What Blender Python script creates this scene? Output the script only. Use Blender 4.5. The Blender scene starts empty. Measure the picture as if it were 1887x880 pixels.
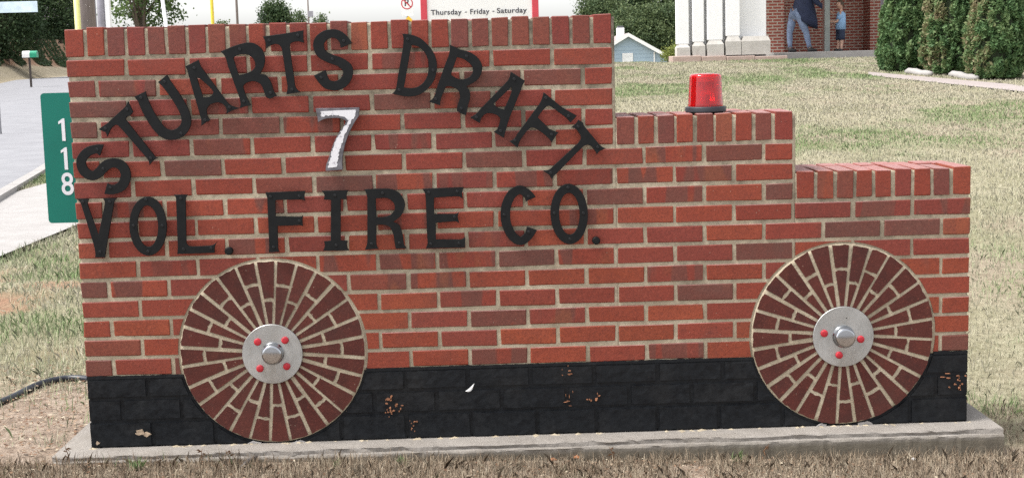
import bpy, bmesh, math, random
import numpy as np
from mathutils import Vector, Matrix, Euler

scene = bpy.context.scene
COL = scene.collection
rnd = random.Random(7)
R = math.radians

# ------------------------------------------------------------------ camera
CAM = np.array([1.3851, -4.7673, 1.0486])
PITCH, YAW, ROLL, FPX, IW, IH = .1271, .0176, -.0260, 2602.2, 1887.0, 880.0
def cam_axes():
    cp, sp, cy, sy, cr, sr = (math.cos(PITCH), math.sin(PITCH), math.cos(YAW),
                              math.sin(YAW), math.cos(ROLL), math.sin(ROLL))
    f = np.array([sy*cp, cy*cp, -sp]); rt = np.array([cy, -sy, 0.0]); up = np.cross(rt, f)
    return cr*rt + sr*up, -sr*rt + cr*up, f
AR, AU, AF = cam_axes()
cd = bpy.data.cameras.new('camera'); cam = bpy.data.objects.new('camera', cd); COL.objects.link(cam)
cd.sensor_width = 36; cd.sensor_fit = 'HORIZONTAL'; cd.lens = 36*FPX/IW
cd.clip_start = .05; cd.clip_end = 3000
cam.matrix_world = Matrix(((AR[0], AU[0], -AF[0], CAM[0]), (AR[1], AU[1], -AF[1], CAM[1]),
                           (AR[2], AU[2], -AF[2], CAM[2]), (0, 0, 0, 1)))
scene.camera = cam

def ray(px, py):
    return AF + AR*(px-IW/2)/FPX - AU*(py-IH/2)/FPX
def W(px, py, y=-.022):          # photo point -> point of the wall face
    d = ray(px, py); t = (y-CAM[1])/d[1]; p = CAM + d*t
    return float(p[0]), float(p[2])
def P(px, py, D):                # photo point at a distance
    return CAM + ray(px, py)*D

# ------------------------------------------------------------------ light
SUN = Vector((-.50, -.12, .86)).normalized()     # towards the sun, behind thin cloud
el = math.asin(SUN.z); az = math.atan2(SUN.x, SUN.y)
w = bpy.data.worlds.new('World'); scene.world = w; w.use_nodes = True
nt = w.node_tree; nt.nodes.clear()
sky = nt.nodes.new('ShaderNodeTexSky'); sky.sky_type = 'NISHITA'; sky.sun_disc = False
sky.sun_elevation = el; sky.sun_rotation = az; sky.altitude = 200
sky.air_density = 1.0; sky.dust_density = 2.5; sky.ozone_density = 1.0
hs = nt.nodes.new('ShaderNodeHueSaturation'); hs.inputs['Saturation'].default_value = .16
bg = nt.nodes.new('ShaderNodeBackground'); bg.inputs['Strength'].default_value = .15
wo = nt.nodes.new('ShaderNodeOutputWorld')
nt.links.new(sky.outputs[0], hs.inputs['Color']); nt.links.new(hs.outputs[0], bg.inputs[0])
nt.links.new(bg.outputs[0], wo.inputs[0])
sd = bpy.data.lights.new('sun', 'SUN'); sd.energy = 2.0; sd.angle = R(18); sd.color = (1, .965, .91)
so = bpy.data.objects.new('sun', sd); COL.objects.link(so)
so.rotation_euler = (-SUN).to_track_quat('-Z', 'Y').to_euler(); so.location = (-20, -10, 40)
scene.view_settings.view_transform = 'Standard'; scene.view_settings.look = 'None'
scene.view_settings.exposure = 1.20; scene.view_settings.gamma = 1
scene.view_settings.use_curve_mapping = False
scene.cycles.use_denoising = False; scene.cycles.use_adaptive_sampling = False

# ------------------------------------------------------------------ materials
class NM:
    def __init__(s, name):
        s.m = bpy.data.materials.new(name); s.m.use_nodes = True
        s.t = s.m.node_tree; s.n = s.t.nodes
        s.b = s.n['Principled BSDF']; s.out = s.n['Material Output']
    def node(s, typ, **kw):
        n = s.n.new(typ)
        for k, v in kw.items():
            if k in n.inputs: n.inputs[k].default_value = v
            else: setattr(n, k, v)
        return n
    def link(s, a, b): s.t.links.new(a, b)
    def coords(s, kind='Object', rand=False):
        tc = s.node('ShaderNodeTexCoord')
        if not rand: return tc.outputs[kind]
        oi = s.node('ShaderNodeObjectInfo')
        mu = s.node('ShaderNodeMath', operation='MULTIPLY'); mu.inputs[1].default_value = 37.0
        s.link(oi.outputs['Random'], mu.inputs[0])
        ad = s.node('ShaderNodeVectorMath', operation='ADD')
        s.link(tc.outputs[kind], ad.inputs[0]); s.link(mu.outputs[0], ad.inputs[1])
        return ad.outputs[0]
    def noise(s, co, scale, detail=4, rough=.6, dist=0, stretch=None):
        if stretch:
            mp = s.node('ShaderNodeMapping'); mp.inputs['Scale'].default_value = stretch
            s.link(co, mp.inputs[0]); co = mp.outputs[0]
        n = s.node('ShaderNodeTexNoise', Scale=scale, Detail=detail, Roughness=rough, Distortion=dist)
        s.link(co, n.inputs['Vector']); return n.outputs['Fac']
    def ramp(s, fac, stops, interp='LINEAR'):
        r = s.node('ShaderNodeValToRGB'); e = r.color_ramp.elements; r.color_ramp.interpolation = interp
        while len(e) < len(stops): e.new(.5)
        for i, (p, c) in enumerate(stops):
            e[i].position = p; e[i].color = (*c, 1) if len(c) == 3 else c
        s.link(fac, r.inputs[0]); return r.outputs[0]
    def mix(s, fac, a, b, mode='MIX'):
        n = s.node('ShaderNodeMix', data_type='RGBA', blend_type=mode)
        for v, i in ((fac, 0), (a, 6), (b, 7)):
            if hasattr(v, 'is_output'): s.link(v, n.inputs[i])
            else: n.inputs[i].default_value = v if i == 0 else (*v, 1)
        return n.outputs[2]
    def math(s, op, a, b=None):
        n = s.node('ShaderNodeMath', operation=op)
        for i, v in enumerate((a, b)):
            if v is None: continue
            if hasattr(v, 'is_output'): s.link(v, n.inputs[i])
            else: n.inputs[i].default_value = v
        return n.outputs[0]
    def bump(s, h, strength=.5, dist=.002, prev=None):
        n = s.node('ShaderNodeBump', Strength=strength, Distance=dist); s.link(h, n.inputs['Height'])
        if prev: s.link(prev, n.inputs['Normal'])
        s.link(n.outputs[0], s.b.inputs['Normal']); return n.outputs[0]
    def set(s, **kw):
        for k, v in kw.items():
            k = {'color': 'Base Color', 'rough': 'Roughness', 'metal': 'Metallic', 'spec': 'Specular IOR Level',
                 'trans': 'Transmission Weight', 'ior': 'IOR'}.get(k, k)
            i = s.b.inputs[k]
            if hasattr(v, 'is_output'): s.link(v, i)
            else: i.default_value = (*v, 1) if isinstance(v, tuple) and len(v) == 3 else v
        return s

def simple(name, color, rough=.7, metal=0., var=.15, scale=8, bump=0., bscale=60):
    m = NM(name); co = m.coords('Object', True)
    n = m.noise(co, scale, 5)
    lo = tuple(c*(1-var) for c in color); hi = tuple(min(1, c*(1+var)) for c in color)
    m.set(color=m.ramp(n, [(.3, lo), (.7, hi)]), rough=rough, metal=metal)
    if bump: m.bump(m.noise(co, bscale, 4), bump, .003)
    return m.m

def leaf_mat(name, stops, rough=.6, trans=.25, soft=0.):
    m = NM(name); at = m.node('ShaderNodeAttribute', attribute_name='tint')
    c = m.ramp(at.outputs['Fac'], stops); m.set(color=c, rough=rough, spec=.25)
    tr = m.node('ShaderNodeBsdfTranslucent'); m.link(c, tr.inputs[0])
    if soft:                                  # blades share the turf's shading
        gn = m.node('ShaderNodeNewGeometry'); sc_ = m.node('ShaderNodeVectorMath', operation='SCALE'); sc_.inputs['Scale'].default_value = 1-soft
        m.link(gn.outputs['Normal'], sc_.inputs[0]); ad_ = m.node('ShaderNodeVectorMath', operation='ADD'); m.link(sc_.outputs[0], ad_.inputs[0]); ad_.inputs[1].default_value = (0, 0, soft)
        nn_ = m.node('ShaderNodeVectorMath', operation='NORMALIZE'); m.link(ad_.outputs[0], nn_.inputs[0]); m.link(nn_.outputs[0], m.b.inputs['Normal'])
    ms = m.node('ShaderNodeMixShader'); ms.inputs[0].default_value = trans
    m.link(m.b.outputs[0], ms.inputs[1]); m.link(tr.outputs[0], ms.inputs[2]); m.link(ms.outputs[0], m.out.inputs[0])
    return m.m
def brick_mat(name, gloss=.62, specks=True, top=True, spk=0.):
    m = NM(name); co = m.coords('Object', True)
    oi = m.node('ShaderNodeObjectInfo')
    base = oi.outputs['Color']
    # flashing: darker brown bands fired into some bricks (amount in the object colour's alpha)
    band = m.noise(co, 15, 1.0, .4, .15, (1, .12, .13))
    bm = m.ramp(band, [(.49, (0, 0, 0)), (.525, (1, 1, 1))])
    bfac = m.math('MULTIPLY', bm, oi.outputs['Alpha'])
    c = m.mix(bfac, base, (.140, .052, .038))
    og = m.ramp(m.noise(co, 11, 2, .4, 0, (1, .3, .3)), [(.60, (0, 0, 0)), (.66, (1, 1, 1))])
    c = m.mix(m.math('MULTIPLY', og, m.math('MULTIPLY', oi.outputs['Alpha'], .55)), c, (.25, .080, .034))
    cl = m.noise(co, 16, 5, .65)
    c = m.mix(m.ramp(cl, [(.25, (.45,)*3), (.75, (0,)*3)]), c, (.165, .032, .022))
    g3 = m.noise(co, 130, 4, .8)
    c = m.mix(m.ramp(g3, [(.34, (.55,)*3), (.5, (0,)*3), (.60, (0,)*3), (.75, (0,)*3)]), c, (.085, .022, .016))
    c = m.mix(m.ramp(g3, [(.56, (0,)*3), (.74, (.45,)*3)]), c, (.40, .11, .07))
    gr = m.noise(co, 420, 3, .7)
    c = m.mix(m.ramp(gr, [(.34, (.5,)*3), (.48, (0,)*3)]), c, (.090, .020, .015))
    if specks:
        v = m.node('ShaderNodeTexVoronoi', Scale=62.0); m.link(co, v.inputs['Vector'])
        sp = m.ramp(v.outputs['Distance'], [(.055, (1,)*3), (.10, (0,)*3)])
        gate = m.ramp(m.noise(co, 21, 1), [(.60-spk, (0,)*3), (.66-spk, (.8,)*3)])
        c = m.mix(m.math('MULTIPLY', sp, gate), c, (.42, .33, .25))
        v2 = m.node('ShaderNodeTexVoronoi', Scale=90.0); m.link(co, v2.inputs['Vector'])
        pit = m.ramp(v2.outputs['Distance'], [(.10, (1,)*3), (.16, (0,)*3)])
        g2 = m.ramp(m.noise(co, 30, 1), [(.56, (0,)*3), (.62, (.75,)*3)])
        c = m.mix(m.math('MULTIPLY', pit, g2), c, (.035, .014, .012))
    # weather stain near ledges, fixed to the place on the wall
    geo = m.node('ShaderNodeNewGeometry')
    st = m.noise(geo.outputs['Position'], 2.6, 6, .7, .4, (1, 1, .8))
    c = m.mix(m.ramp(st, [(.54, (0,)*3), (.74, (.45,)*3)]), c, (.075, .040, .032))
    if top:                                   # pale pink sky sheen painted into the colour of upward faces
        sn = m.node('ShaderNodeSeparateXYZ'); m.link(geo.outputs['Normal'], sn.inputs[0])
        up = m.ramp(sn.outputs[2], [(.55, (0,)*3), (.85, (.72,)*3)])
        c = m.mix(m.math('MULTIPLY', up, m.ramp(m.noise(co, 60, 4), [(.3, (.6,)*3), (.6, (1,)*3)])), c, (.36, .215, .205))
    m.set(color=c, rough=gloss, spec=.3)
    b1 = m.bump(m.noise(co, 260, 5, .8), .7, .0022)
    m.bump(m.noise(co, 38, 3, .5), .3, .004, b1)
    return m.m
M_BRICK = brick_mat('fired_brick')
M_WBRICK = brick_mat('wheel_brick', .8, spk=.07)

def mortar_mat(name, dark=0.):
    m = NM(name); geo = m.node('ShaderNodeNewGeometry'); co = geo.outputs['Position']
    c = m.ramp(m.noise(co, 9, 6, .7), [(.25, (.29, .235, .165)), (.5, (.43, .365, .265)), (.75, (.56, .485, .365))])
    g = m.ramp(m.noise(co, 3.2, 6, .75, .6), [(.45, (0,)*3), (.64, (.9,)*3)])
    sx = m.node('ShaderNodeSeparateXYZ'); m.link(co, sx.inputs[0])
    hz = m.node('ShaderNodeMapRange'); m.link(sx.outputs[2], hz.inputs[0])
    hz.inputs[1].default_value = .05; hz.inputs[2].default_value = 1.0
    hz.inputs[3].default_value = .25 + dark; hz.inputs[4].default_value = 1.0
    c = m.mix(m.math('MULTIPLY', g, hz.outputs[0]), c, (.075, .066, .052))
    g5 = m.ramp(m.noise(co, 17, 6, .8, .3), [(.50, (0,)*3), (.68, (.75,)*3)])
    c = m.mix(m.math('MULTIPLY', g5, hz.outputs[0]), c, (.13, .11, .085))
    gr = m.noise(co, 240, 4, .8)
    c = m.mix(m.ramp(gr, [(.34, (.5,)*3), (.50, (0,)*3)]), c, (.13, .108, .080))
    m.set(color=c, rough=.95, spec=.2)
    b = m.bump(gr, .5, .002); m.bump(m.noise(co, 60, 3), .6, .005, b)
    return m.m
M_MORTAR = mortar_mat('mortar'); M_WMORTAR = mortar_mat('wheel_mortar', -.2)

def black_paint(name):
    m = NM(name); geo = m.node('ShaderNodeNewGeometry'); co = geo.outputs['Position']
    n = m.noise(co, 40, 6, .7)
    c = m.ramp(n, [(.3, (.0032, .0042, .006)), (.7, (.0075, .0095, .0125))])
    s = m.ramp(m.noise(co, 90, 5, .8), [(.70, (0,)*3), (.74, (.8,)*3)])
    c = m.mix(s, c, (.20, .15, .11))
    dust = m.ramp(m.noise(co, 5, 6, .7), [(.5, (0,)*3), (.8, (.13,)*3)])
    c = m.mix(dust, c, (.10, .09, .08))
    m.set(color=c, rough=m.ramp(n, [(.3, (.34,)*3), (.7, (.58,)*3)]), spec=.25)
    b = m.bump(m.noise(co, 150, 5, .75), .4, .0016); m.bump(m.noise(co, 34, 3, .6), .25, .005, b)
    return m.m
M_BLACK = black_paint('black_masonry_paint')
m = NM('black_letter_metal'); geo = m.node('ShaderNodeNewGeometry'); co = geo.outputs['Position']
n = m.noise(co, 30, 6, .7)
m.set(color=m.ramp(n, [(.3, (.0035, .004, .0045)), (.75, (.0085, .009, .0095))]), rough=.55, spec=.2)
m.bump(m.noise(co, 160, 4), .18, .002); M_LETTER = m.m
M_SCREW = simple('black_screw', (.008, .008, .009), .35, .3)
m = NM('chipped_white_paint'); co = m.coords('Object'); n = m.noise(co, 90, 6, .75)
m.set(color=m.mix(m.ramp(n, [(.57, (0,)*3), (.64, (.8,)*3)]), (.66, .65, .67), (.32, .30, .33)), rough=.6); M_WHITEP = m.m
M_NUMEDGE = simple('weathered_grey_edge', (.105, .100, .112), .6, 0, .5, 40, .3)

m = NM('stainless_plate'); co = m.coords('Object')
n = m.noise(co, 6, 4, .6); br = m.noise(co, 3, 3, .5, 0, (160, 4, 4))
m.set(color=m.ramp(n, [(.3, (.40, .405, .40)), (.7, (.50, .505, .50))]), metal=.9,
      rough=m.ramp(br, [(.3, (.34,)*3), (.7, (.48,)*3)])); sm_ = m.ramp(m.noise(co, 14, 5, .7, .8), [(.45, (0,)*3), (.75, (.5,)*3)])
m.set(color=m.mix(sm_, m.ramp(n, [(.3, (.40, .405, .40)), (.7, (.50, .505, .50))]), (.22, .21, .19)))
m.bump(br, .05, .001)
tg = m.node('ShaderNodeTangent', direction_type='RADIAL', axis='Y'); m.link(tg.outputs[0], m.b.inputs['Tangent'])
m.b.inputs['Anisotropic'].default_value = .5; M_STEEL = m.m
M_CHROME = simple('chrome_cap', (.40, .41, .43), .14, 1.0, .08, 30)
M_NUT = simple('red_painted_nut', (.42, .014, .026), .45, 0, .25, 60)
def concrete(name, a, b, stain=(.14, .12, .10), sc=1.0, st=.6):
    m = NM(name); geo = m.node('ShaderNodeNewGeometry'); co = geo.outputs['Position']
    c = m.ramp(m.noise(co, 7*sc, 6, .7), [(.3, a), (.7, b)])
    c = m.mix(m.ramp(m.noise(co, 2.2*sc, 6, .75, .5), [(.52, (0,)*3), (.75, (st,)*3)]), c, stain)
    gr = m.noise(co, 190*sc, 4, .8)
    c = m.mix(m.ramp(gr, [(.32, (.6,)*3), (.46, (0,)*3)]), c, stain)
    m.set(color=c, rough=.92, spec=.25); bb = m.bump(gr, .5, .003); m.bump(m.noise(co, 26*sc, 4), .5, .008, bb)
    return m.m
M_SLAB = concrete('footing_concrete', (.27, .255, .245), (.37, .355, .345), (.12, .10, .08))
M_WALK = concrete('path_concrete', (.30, .285, .275), (.37, .355, .345), (.22, .20, .185), .5, .4)
M_PINK = concrete('pinkish_stone', (.34, .25, .215), (.46, .36, .32), (.22, .17, .15), .6, .5)
M_STONE = concrete('pale_stone', (.42, .40, .37), (.54, .52, .49), (.25, .21, .18), .8, .4)
M_ASPH = concrete('worn_asphalt', (.22, .22, .235), (.28, .28, .295), (.17, .17, .185), .25, .4)
M_WSTUCCO = simple('white_stucco', (.80, .80, .80), .8, 0, .04, 2, .2, 40)

# ------------------------------------------------------------------ mesh helpers
def rootloc(o):
    v = Vector((0, 0, 0))
    while o is not None: v += o.location; o = o.parent
    return v
def link(name, me, parent=None, loc=None, mat=None, smooth=False, world=True):
    """loc None: vertices are in world space and are shifted to the parent's origin."""
    o = bpy.data.objects.new(name, me); COL.objects.link(o)
    if mat is not None and not me.materials: me.materials.append(mat)
    if smooth: me.polygons.foreach_set('use_smooth', [True]*len(me.polygons))
    if parent is not None:
        base = rootloc(parent); o.parent = parent
        if loc is None: me.transform(Matrix.Translation(-base))
        else: o.location = Vector(loc) - base
    elif loc is not None: o.location = loc
    return o
def thing(name, label, cat, loc, group=None):
    o = bpy.data.objects.new(name, None); COL.objects.link(o); o.location = loc; o.empty_display_size = .1
    return tag(o, label, cat, group)
def tag(o, label=None, cat=None, group=None, kind=None):
    if label: o['label'] = label
    if cat: o['category'] = cat
    if group: o['group'] = group
    if kind: o['kind'] = kind
    return o
class MB:
    def __init__(s): s.v = []; s.f = []
    def add(s, vs, fs):
        b = len(s.v); s.v += [tuple(map(float, q)) for q in vs]; s.f += [tuple(b+i for i in f) for f in fs]; return s
    def box(s, x0, x1, y0, y1, z0, z1, ch=0.):
        if ch <= 0:
            return s.add([(x, y, z) for x in (x0, x1) for y in (y0, y1) for z in (z0, z1)],
                         [(0, 1, 3, 2), (4, 6, 7, 5), (0, 4, 5, 1), (2, 3, 7, 6), (0, 2, 6, 4), (1, 5, 7, 3)])
        bm = bmesh.new(); bmesh.ops.create_cube(bm, size=1)
        for v in bm.verts:
            v.co = Vector(((x0+x1)/2+v.co.x*(x1-x0), (y0+y1)/2+v.co.y*(y1-y0), (z0+z1)/2+v.co.z*(z1-z0)))
        bmesh.ops.bevel(bm, geom=bm.edges[:], offset=ch, segments=1, affect='EDGES', profile=.5)
        bm.verts.index_update()
        s.add([v.co for v in bm.verts], [[v.index for v in f.verts] for f in bm.faces]); bm.free(); return s
    def tube(s, pts, rad, n=10, caps=True):
        pts = [Vector(map(float, p)) for p in pts]
        if not hasattr(rad, '__len__'): rad = [rad]*len(pts)
        b = len(s.v); ref = None
        for i, p in enumerate(pts):
            t = (pts[min(i+1, len(pts)-1)] - pts[max(i-1, 0)]).normalized()
            if ref is None: ref = t.orthogonal().normalized()
            ref = (ref - t*ref.dot(t)); ref = ref.normalized() if ref.length > 1e-6 else t.orthogonal().normalized()
            q = t.cross(ref)
            for k in range(n):
                a = 2*math.pi*k/n; s.v.append(tuple(p + (ref*math.cos(a)+q*math.sin(a))*rad[i]))
        for i in range(len(pts)-1):
            for k in range(n):
                a, c = b+i*n+k, b+i*n+(k+1) % n; s.f.append((a, c, c+n, a+n))
        if caps: s.f.append(tuple(b+k for k in reversed(range(n)))); s.f.append(tuple(b+(len(pts)-1)*n+k for k in range(n)))
        return s
    def lathe(s, prof, c, n=32, axis='z'):
        b = len(s.v)
        for (r, h) in prof:
            for k in range(n):
                a = 2*math.pi*k/n
                if axis == 'z': s.v.append((c[0]+r*math.cos(a), c[1]+r*math.sin(a), c[2]+h))
                else: s.v.append((c[0]+r*math.cos(a), c[1]-h, c[2]+r*math.sin(a)))   # h is outwards, towards -Y
        for i in range(len(prof)-1):
            for k in range(n):
                a, d = b+i*n+k, b+i*n+(k+1) % n; s.f.append((a, d, d+n, a+n))
        s.f.append(tuple(b+k for k in reversed(range(n)))); s.f.append(tuple(b+(len(prof)-1)*n+k for k in range(n)))
        return s
    def prism(s, poly, y0, y1, ch=0., inset=None):
        """polygon in XZ (counter-clockwise seen from -Y), from y0 (front) to y1 (back)."""
        n = len(poly); b = len(s.v)
        if ch > 0:
            ins = inset_poly(poly, ch)
            s.v += [(x, y0, z) for x, z in ins]; s.v += [(x, y0+ch, z) for x, z in poly]; s.v += [(x, y1, z) for x, z in poly]
            rows = 3
        else:
            s.v += [(x, y0, z) for x, z in poly]; s.v += [(x, y1, z) for x, z in poly]; rows = 2
        s.f.append(tuple(b+i for i in range(n)))
        for r in range(rows-1):
            for i in range(n):
                k = (i+1) % n; s.f.append((b+r*n+i, b+(r+1)*n+i, b+(r+1)*n+k, b+r*n+k))
        s.f.append(tuple(b+(rows-1)*n+i for i in reversed(range(n)))); return s
    def mesh(s, name):
        me = bpy.data.meshes.new(name); me.from_pydata(s.v, [], s.f); me.validate()
        bm = bmesh.new(); bm.from_mesh(me); bmesh.ops.recalc_face_normals(bm, faces=bm.faces); bm.to_mesh(me); bm.free()
        return me
    def build(s, name, mat, parent=None, smooth=False):
        return link(name, s.mesh(name), parent, None, mat, smooth)
def inset_poly(poly, d):
    out = []; n = len(poly)
    for i in range(n):
        a, b, c = Vector(poly[i-1]), Vector(poly[i]), Vector(poly[(i+1) % n])
        e1 = (b-a); e2 = (c-b)
        if e1.length < 1e-9 or e2.length < 1e-9: out.append(tuple(b)); continue
        n1 = Vector((-e1.y, e1.x)).normalized(); n2 = Vector((-e2.y, e2.x)).normalized()
        m_ = n1+n2
        if m_.length < 1e-4: m_ = n1
        m_.normalize(); k = d/max(.5, m_.dot(n1)); q = b+m_*k; out.append((q.x, q.y))
    return out
def smooth_by_angle(o, ang=40):
    me = o.data; me.polygons.foreach_set('use_smooth', [True]*len(me.polygons))
    me.set_sharp_from_angle(angle=R(ang)); return o

def hash2(ix, iy, seed):
    h = (ix.astype(np.int64)*374761393 + iy.astype(np.int64)*668265263 + seed*974711) & 0xffffffff
    h = ((h ^ (h >> 13))*1274126177) & 0xffffffff; h = h ^ (h >> 16)
    return (h & 0xffffff)/float(0xffffff)
def vnoise(x, y, seed=0, octaves=3):
    x = np.asarray(x, float); y = np.asarray(y, float); tot = 0; amp = 1; s = 0
    for o in range(octaves):
        ix, iy = np.floor(x), np.floor(y); fx, fy = x-ix, y-iy
        fx = fx*fx*(3-2*fx); fy = fy*fy*(3-2*fy)
        v = (hash2(ix, iy, seed+o)*(1-fx)+hash2(ix+1, iy, seed+o)*fx)*(1-fy) + \
            (hash2(ix, iy+1, seed+o)*(1-fx)+hash2(ix+1, iy+1, seed+o)*fx)*fy
        tot = tot+v*amp; s += amp; amp *= .5; x = x*2+17.3; y = y*2+5.1
    return tot/s
def sstep(a, b, x): t = np.clip((x-a)/(b-a), 0, 1); return t*t*(3-2*t)

# ------------------------------------------------------------------ terrain
RD = np.array([-math.sin(R(10.4)), math.cos(R(10.4))])        # the road's direction
RN = np.array([-RD[1], RD[0]])                                # to its left
R0 = np.array([-4.55, 14.2]); RWID = 6.4
def road_d(x, y): return (x-R0[0])*RN[0] + (y-R0[1])*RN[1]    # >0 over the road, >RWID beyond it
WX0, WX1 = -3.75, -2.10                                       # concrete path on the left
def terrain(x, y):
    x = np.asarray(x, float); y = np.asarray(y, float)
    front = -.270 - .024*np.clip(x, -1, 3.4)
    right = front + .052*np.clip(y-.5, 0, 23.6) - .045*np.clip(y-27, 0, 90)
    right = right - .002*np.clip(y-117, 0, 400)
    left = -.275 + .021*np.clip(y-14, 0, 44) - .012*np.clip(y-80, 0, 300)
    t = sstep(-.6, 3.0, x - .02*np.clip(y, 0, 200))
    z = left*(1-t) + right*t
    z = np.where(y < .5, front*1.0 + 0*y, z)
    return z
def hill_h(d): return .62*sstep(.05, 1.25, d)+3.4*sstep(1.1, 3.6, d)-4.5*sstep(14, 22, d)
def on_road(x, y): d = road_d(x, y); return (d > 0) & (d < RWID)
def on_path(x, y): return (x > WX0) & (x < WX1) & (y > -30)
def ground_pt(px, py):
    d = ray(px, py); t = np.linspace(3.5, 90, 6000); q = CAM+d*t[:, None]
    k = int(np.argmax(q[:, 2] < terrain(q[:, 0], q[:, 1])))
    lo, hi = t[max(k-1, 0)], t[k]
    for _ in range(20):
        m_ = (lo+hi)/2; p = CAM+d*m_
        if p[2] > float(terrain(p[0], p[1])): lo = m_
        else: hi = m_
    return p
PVL, PVH = [], []                                              # the pavement's two edges
for u_ in np.linspace(0, 1, 26):
    PVH.append(ground_pt(1600+u_*380, 133+u_*33)); PVL.append(ground_pt(1600+u_*380, 139.5+u_*40))
PVL, PVH = np.array(PVL), np.array(PVH)
def on_pave(x, y, g=0.):
    return (x > PVL[0, 0]-g) & (x < PVL[-1, 0]) & (y > np.interp(x, PVL[:, 0], PVL[:, 1])-g) & (y < np.interp(x, PVH[:, 0], PVH[:, 1])+g)
def axis(lo, mid0, mid1, hi, st, g=1.18):
    a = list(np.arange(mid0, mid1+1e-6, st)); s = st; q = mid1
    while q < hi: s *= g; q += s; a.append(q)
    s = st; q = mid0; b = []
    while q > lo: s *= g; q -= s; b.append(q)
    return np.array(b[::-1]+a)
gx = axis(-600, -8, 12, 600, .14); gy = axis(-200, -1.6, 26, 900, .14, 1.12)
GX, GY = np.meshgrid(gx, gy)
GZ = terrain(GX, GY)
near = np.exp(-((GX-1.5)**2/60+(GY-6)**2/140))
GZ = GZ + (vnoise(GX*1.3, GY*1.3, 3)-.5)*.05*near*np.clip((np.abs(GY)-.2)*1.5, .1, 1) + (vnoise(GX*6, GY*6, 9)-.5)*.018*near
GZ = np.where(on_road(GX, GY) | on_path(GX, GY) | on_pave(GX, GY, -.06), GZ-.07, GZ)
ny, nx = GX.shape
vs = np.stack([GX, GY, GZ], -1).reshape(-1, 3)
ii = np.arange((ny-1)*(nx-1)); r_, c_ = ii//(nx-1), ii % (nx-1); a0 = r_*nx+c_
fs = np.stack([a0, a0+1, a0+nx+1, a0+nx], -1)
def np_mesh(name, v, f):
    me = bpy.data.meshes.new(name); k = f.shape[1]
    me.vertices.add(len(v)); me.vertices.foreach_set('co', np.ascontiguousarray(v, np.float32).ravel())
    me.loops.add(f.size); me.loops.foreach_set('vertex_index', np.ascontiguousarray(f, np.int32).ravel())
    me.polygons.add(len(f)); me.polygons.foreach_set('loop_start', np.arange(0, f.size, k, dtype=np.int32))
    me.update(calc_edges=True); return me
gme = np_mesh('ground', vs, fs)
fx, fy = GX.ravel(), GY.ravel()
dist_b = road_d(fx, fy)-RWID
red = np.clip(sstep(.50, .62, vnoise(fx*1.6+4, fy*1.6, 31))*((fx < 0) & (fy < 6) & (fy > 1.4)) *
              np.exp(-((fy-3.3)/1.6)**2) + sstep(.45, .6, vnoise(fx*.5, fy*.5, 8))*sstep(5.5, 7.5, dist_b)*(fy > 14), 0, 1)
dirt = np.clip(np.exp(-(((fx+.35)/.6)**2+((fy-.45)/.75)**2))*1.5 + sstep(.1, -.1, fy)*(fy > -2.3)*.95 + sstep(.55, .7, vnoise(fx*.9, fy*.9, 12))*.6, 0, 1)*(fy < 26)
for nm_, arr in (('red', red), ('dirt', dirt)):
    at = gme.attributes.new(nm_, 'FLOAT', 'POINT'); at.data.foreach_set('value', arr.astype(np.float32))
m = NM('dry_lawn_soil'); geo = m.node('ShaderNodeNewGeometry'); co = geo.outputs['Position']
c = m.ramp(m.noise(co, .9, 6, .7), [(.3, (.20, .20, .115)), (.5, (.32, .295, .20)), (.7, (.40, .365, .265))])
c = m.mix(m.ramp(m.noise(co, 24, 5, .75), [(.35, (.6,)*3), (.6, (0,)*3)]), c, (.11, .095, .05))
at = m.node('ShaderNodeAttribute', attribute_name='dirt')
d_ = m.ramp(m.noise(co, 14, 6, .75), [(.3, (.19, .14, .105)), (.55, (.325, .255, .20)), (.75, (.43, .36, .295))])
c = m.mix(at.outputs['Fac'], c, d_)
at = m.node('ShaderNodeAttribute', attribute_name='red')
d_ = m.ramp(m.noise(co, 20, 6, .75), [(.3, (.22, .12, .075)), (.7, (.36, .235, .16))])
c = m.mix(at.outputs['Fac'], c, d_)
m.set(color=c, rough=.97, spec=.1)
b = m.bump(m.noise(co, 150, 5, .8), .8, .008); m.bump(m.noise(co, 18, 5), .8, .03, b)
o = link('ground', gme, None, None, m.m, True); tag(o, kind='structure')

# the cut bank beyond the road
hu = np.arange(18, 166, .3); hd_ = np.concatenate([np.arange(0, 5, .12), np.arange(5, 23, .7)])
HU, HD = np.meshgrid(hu, hd_); hx_ = R0[0]+RD[0]*HU+RN[0]*(RWID+HD); hy_ = R0[1]+RD[1]*HU+RN[1]*(RWID+HD)
hz_ = terrain(hx_, hy_)+hill_h(HD)*sstep(18, 30, HU)*(1-.8*sstep(140, 165, HU))+(vnoise(hx_*1.4, hy_*1.4, 66, 4)-.5)*.55*sstep(.6, 2, HD)+.01
hn, hm = HU.shape; i_ = np.arange((hn-1)*(hm-1)); a_ = (i_//(hm-1))*hm+i_ % (hm-1)
hme = np_mesh('hill', np.stack([hx_, hy_, hz_], -1).reshape(-1, 3), np.stack([a_, a_+1, a_+hm+1, a_+hm], -1))
at = hme.attributes.new('red', 'FLOAT', 'POINT'); at.data.foreach_set('value', (sstep(1.0, 1.5, HD+.5*(vnoise(hx_, hy_, 3)-.5))).ravel().astype(np.float32))
at = hme.attributes.new('dirt', 'FLOAT', 'POINT'); at.data.foreach_set('value', (.45+0*HD).ravel().astype(np.float32))
tag(link('hill', hme, None, None, m.m, True), kind='structure')
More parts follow.
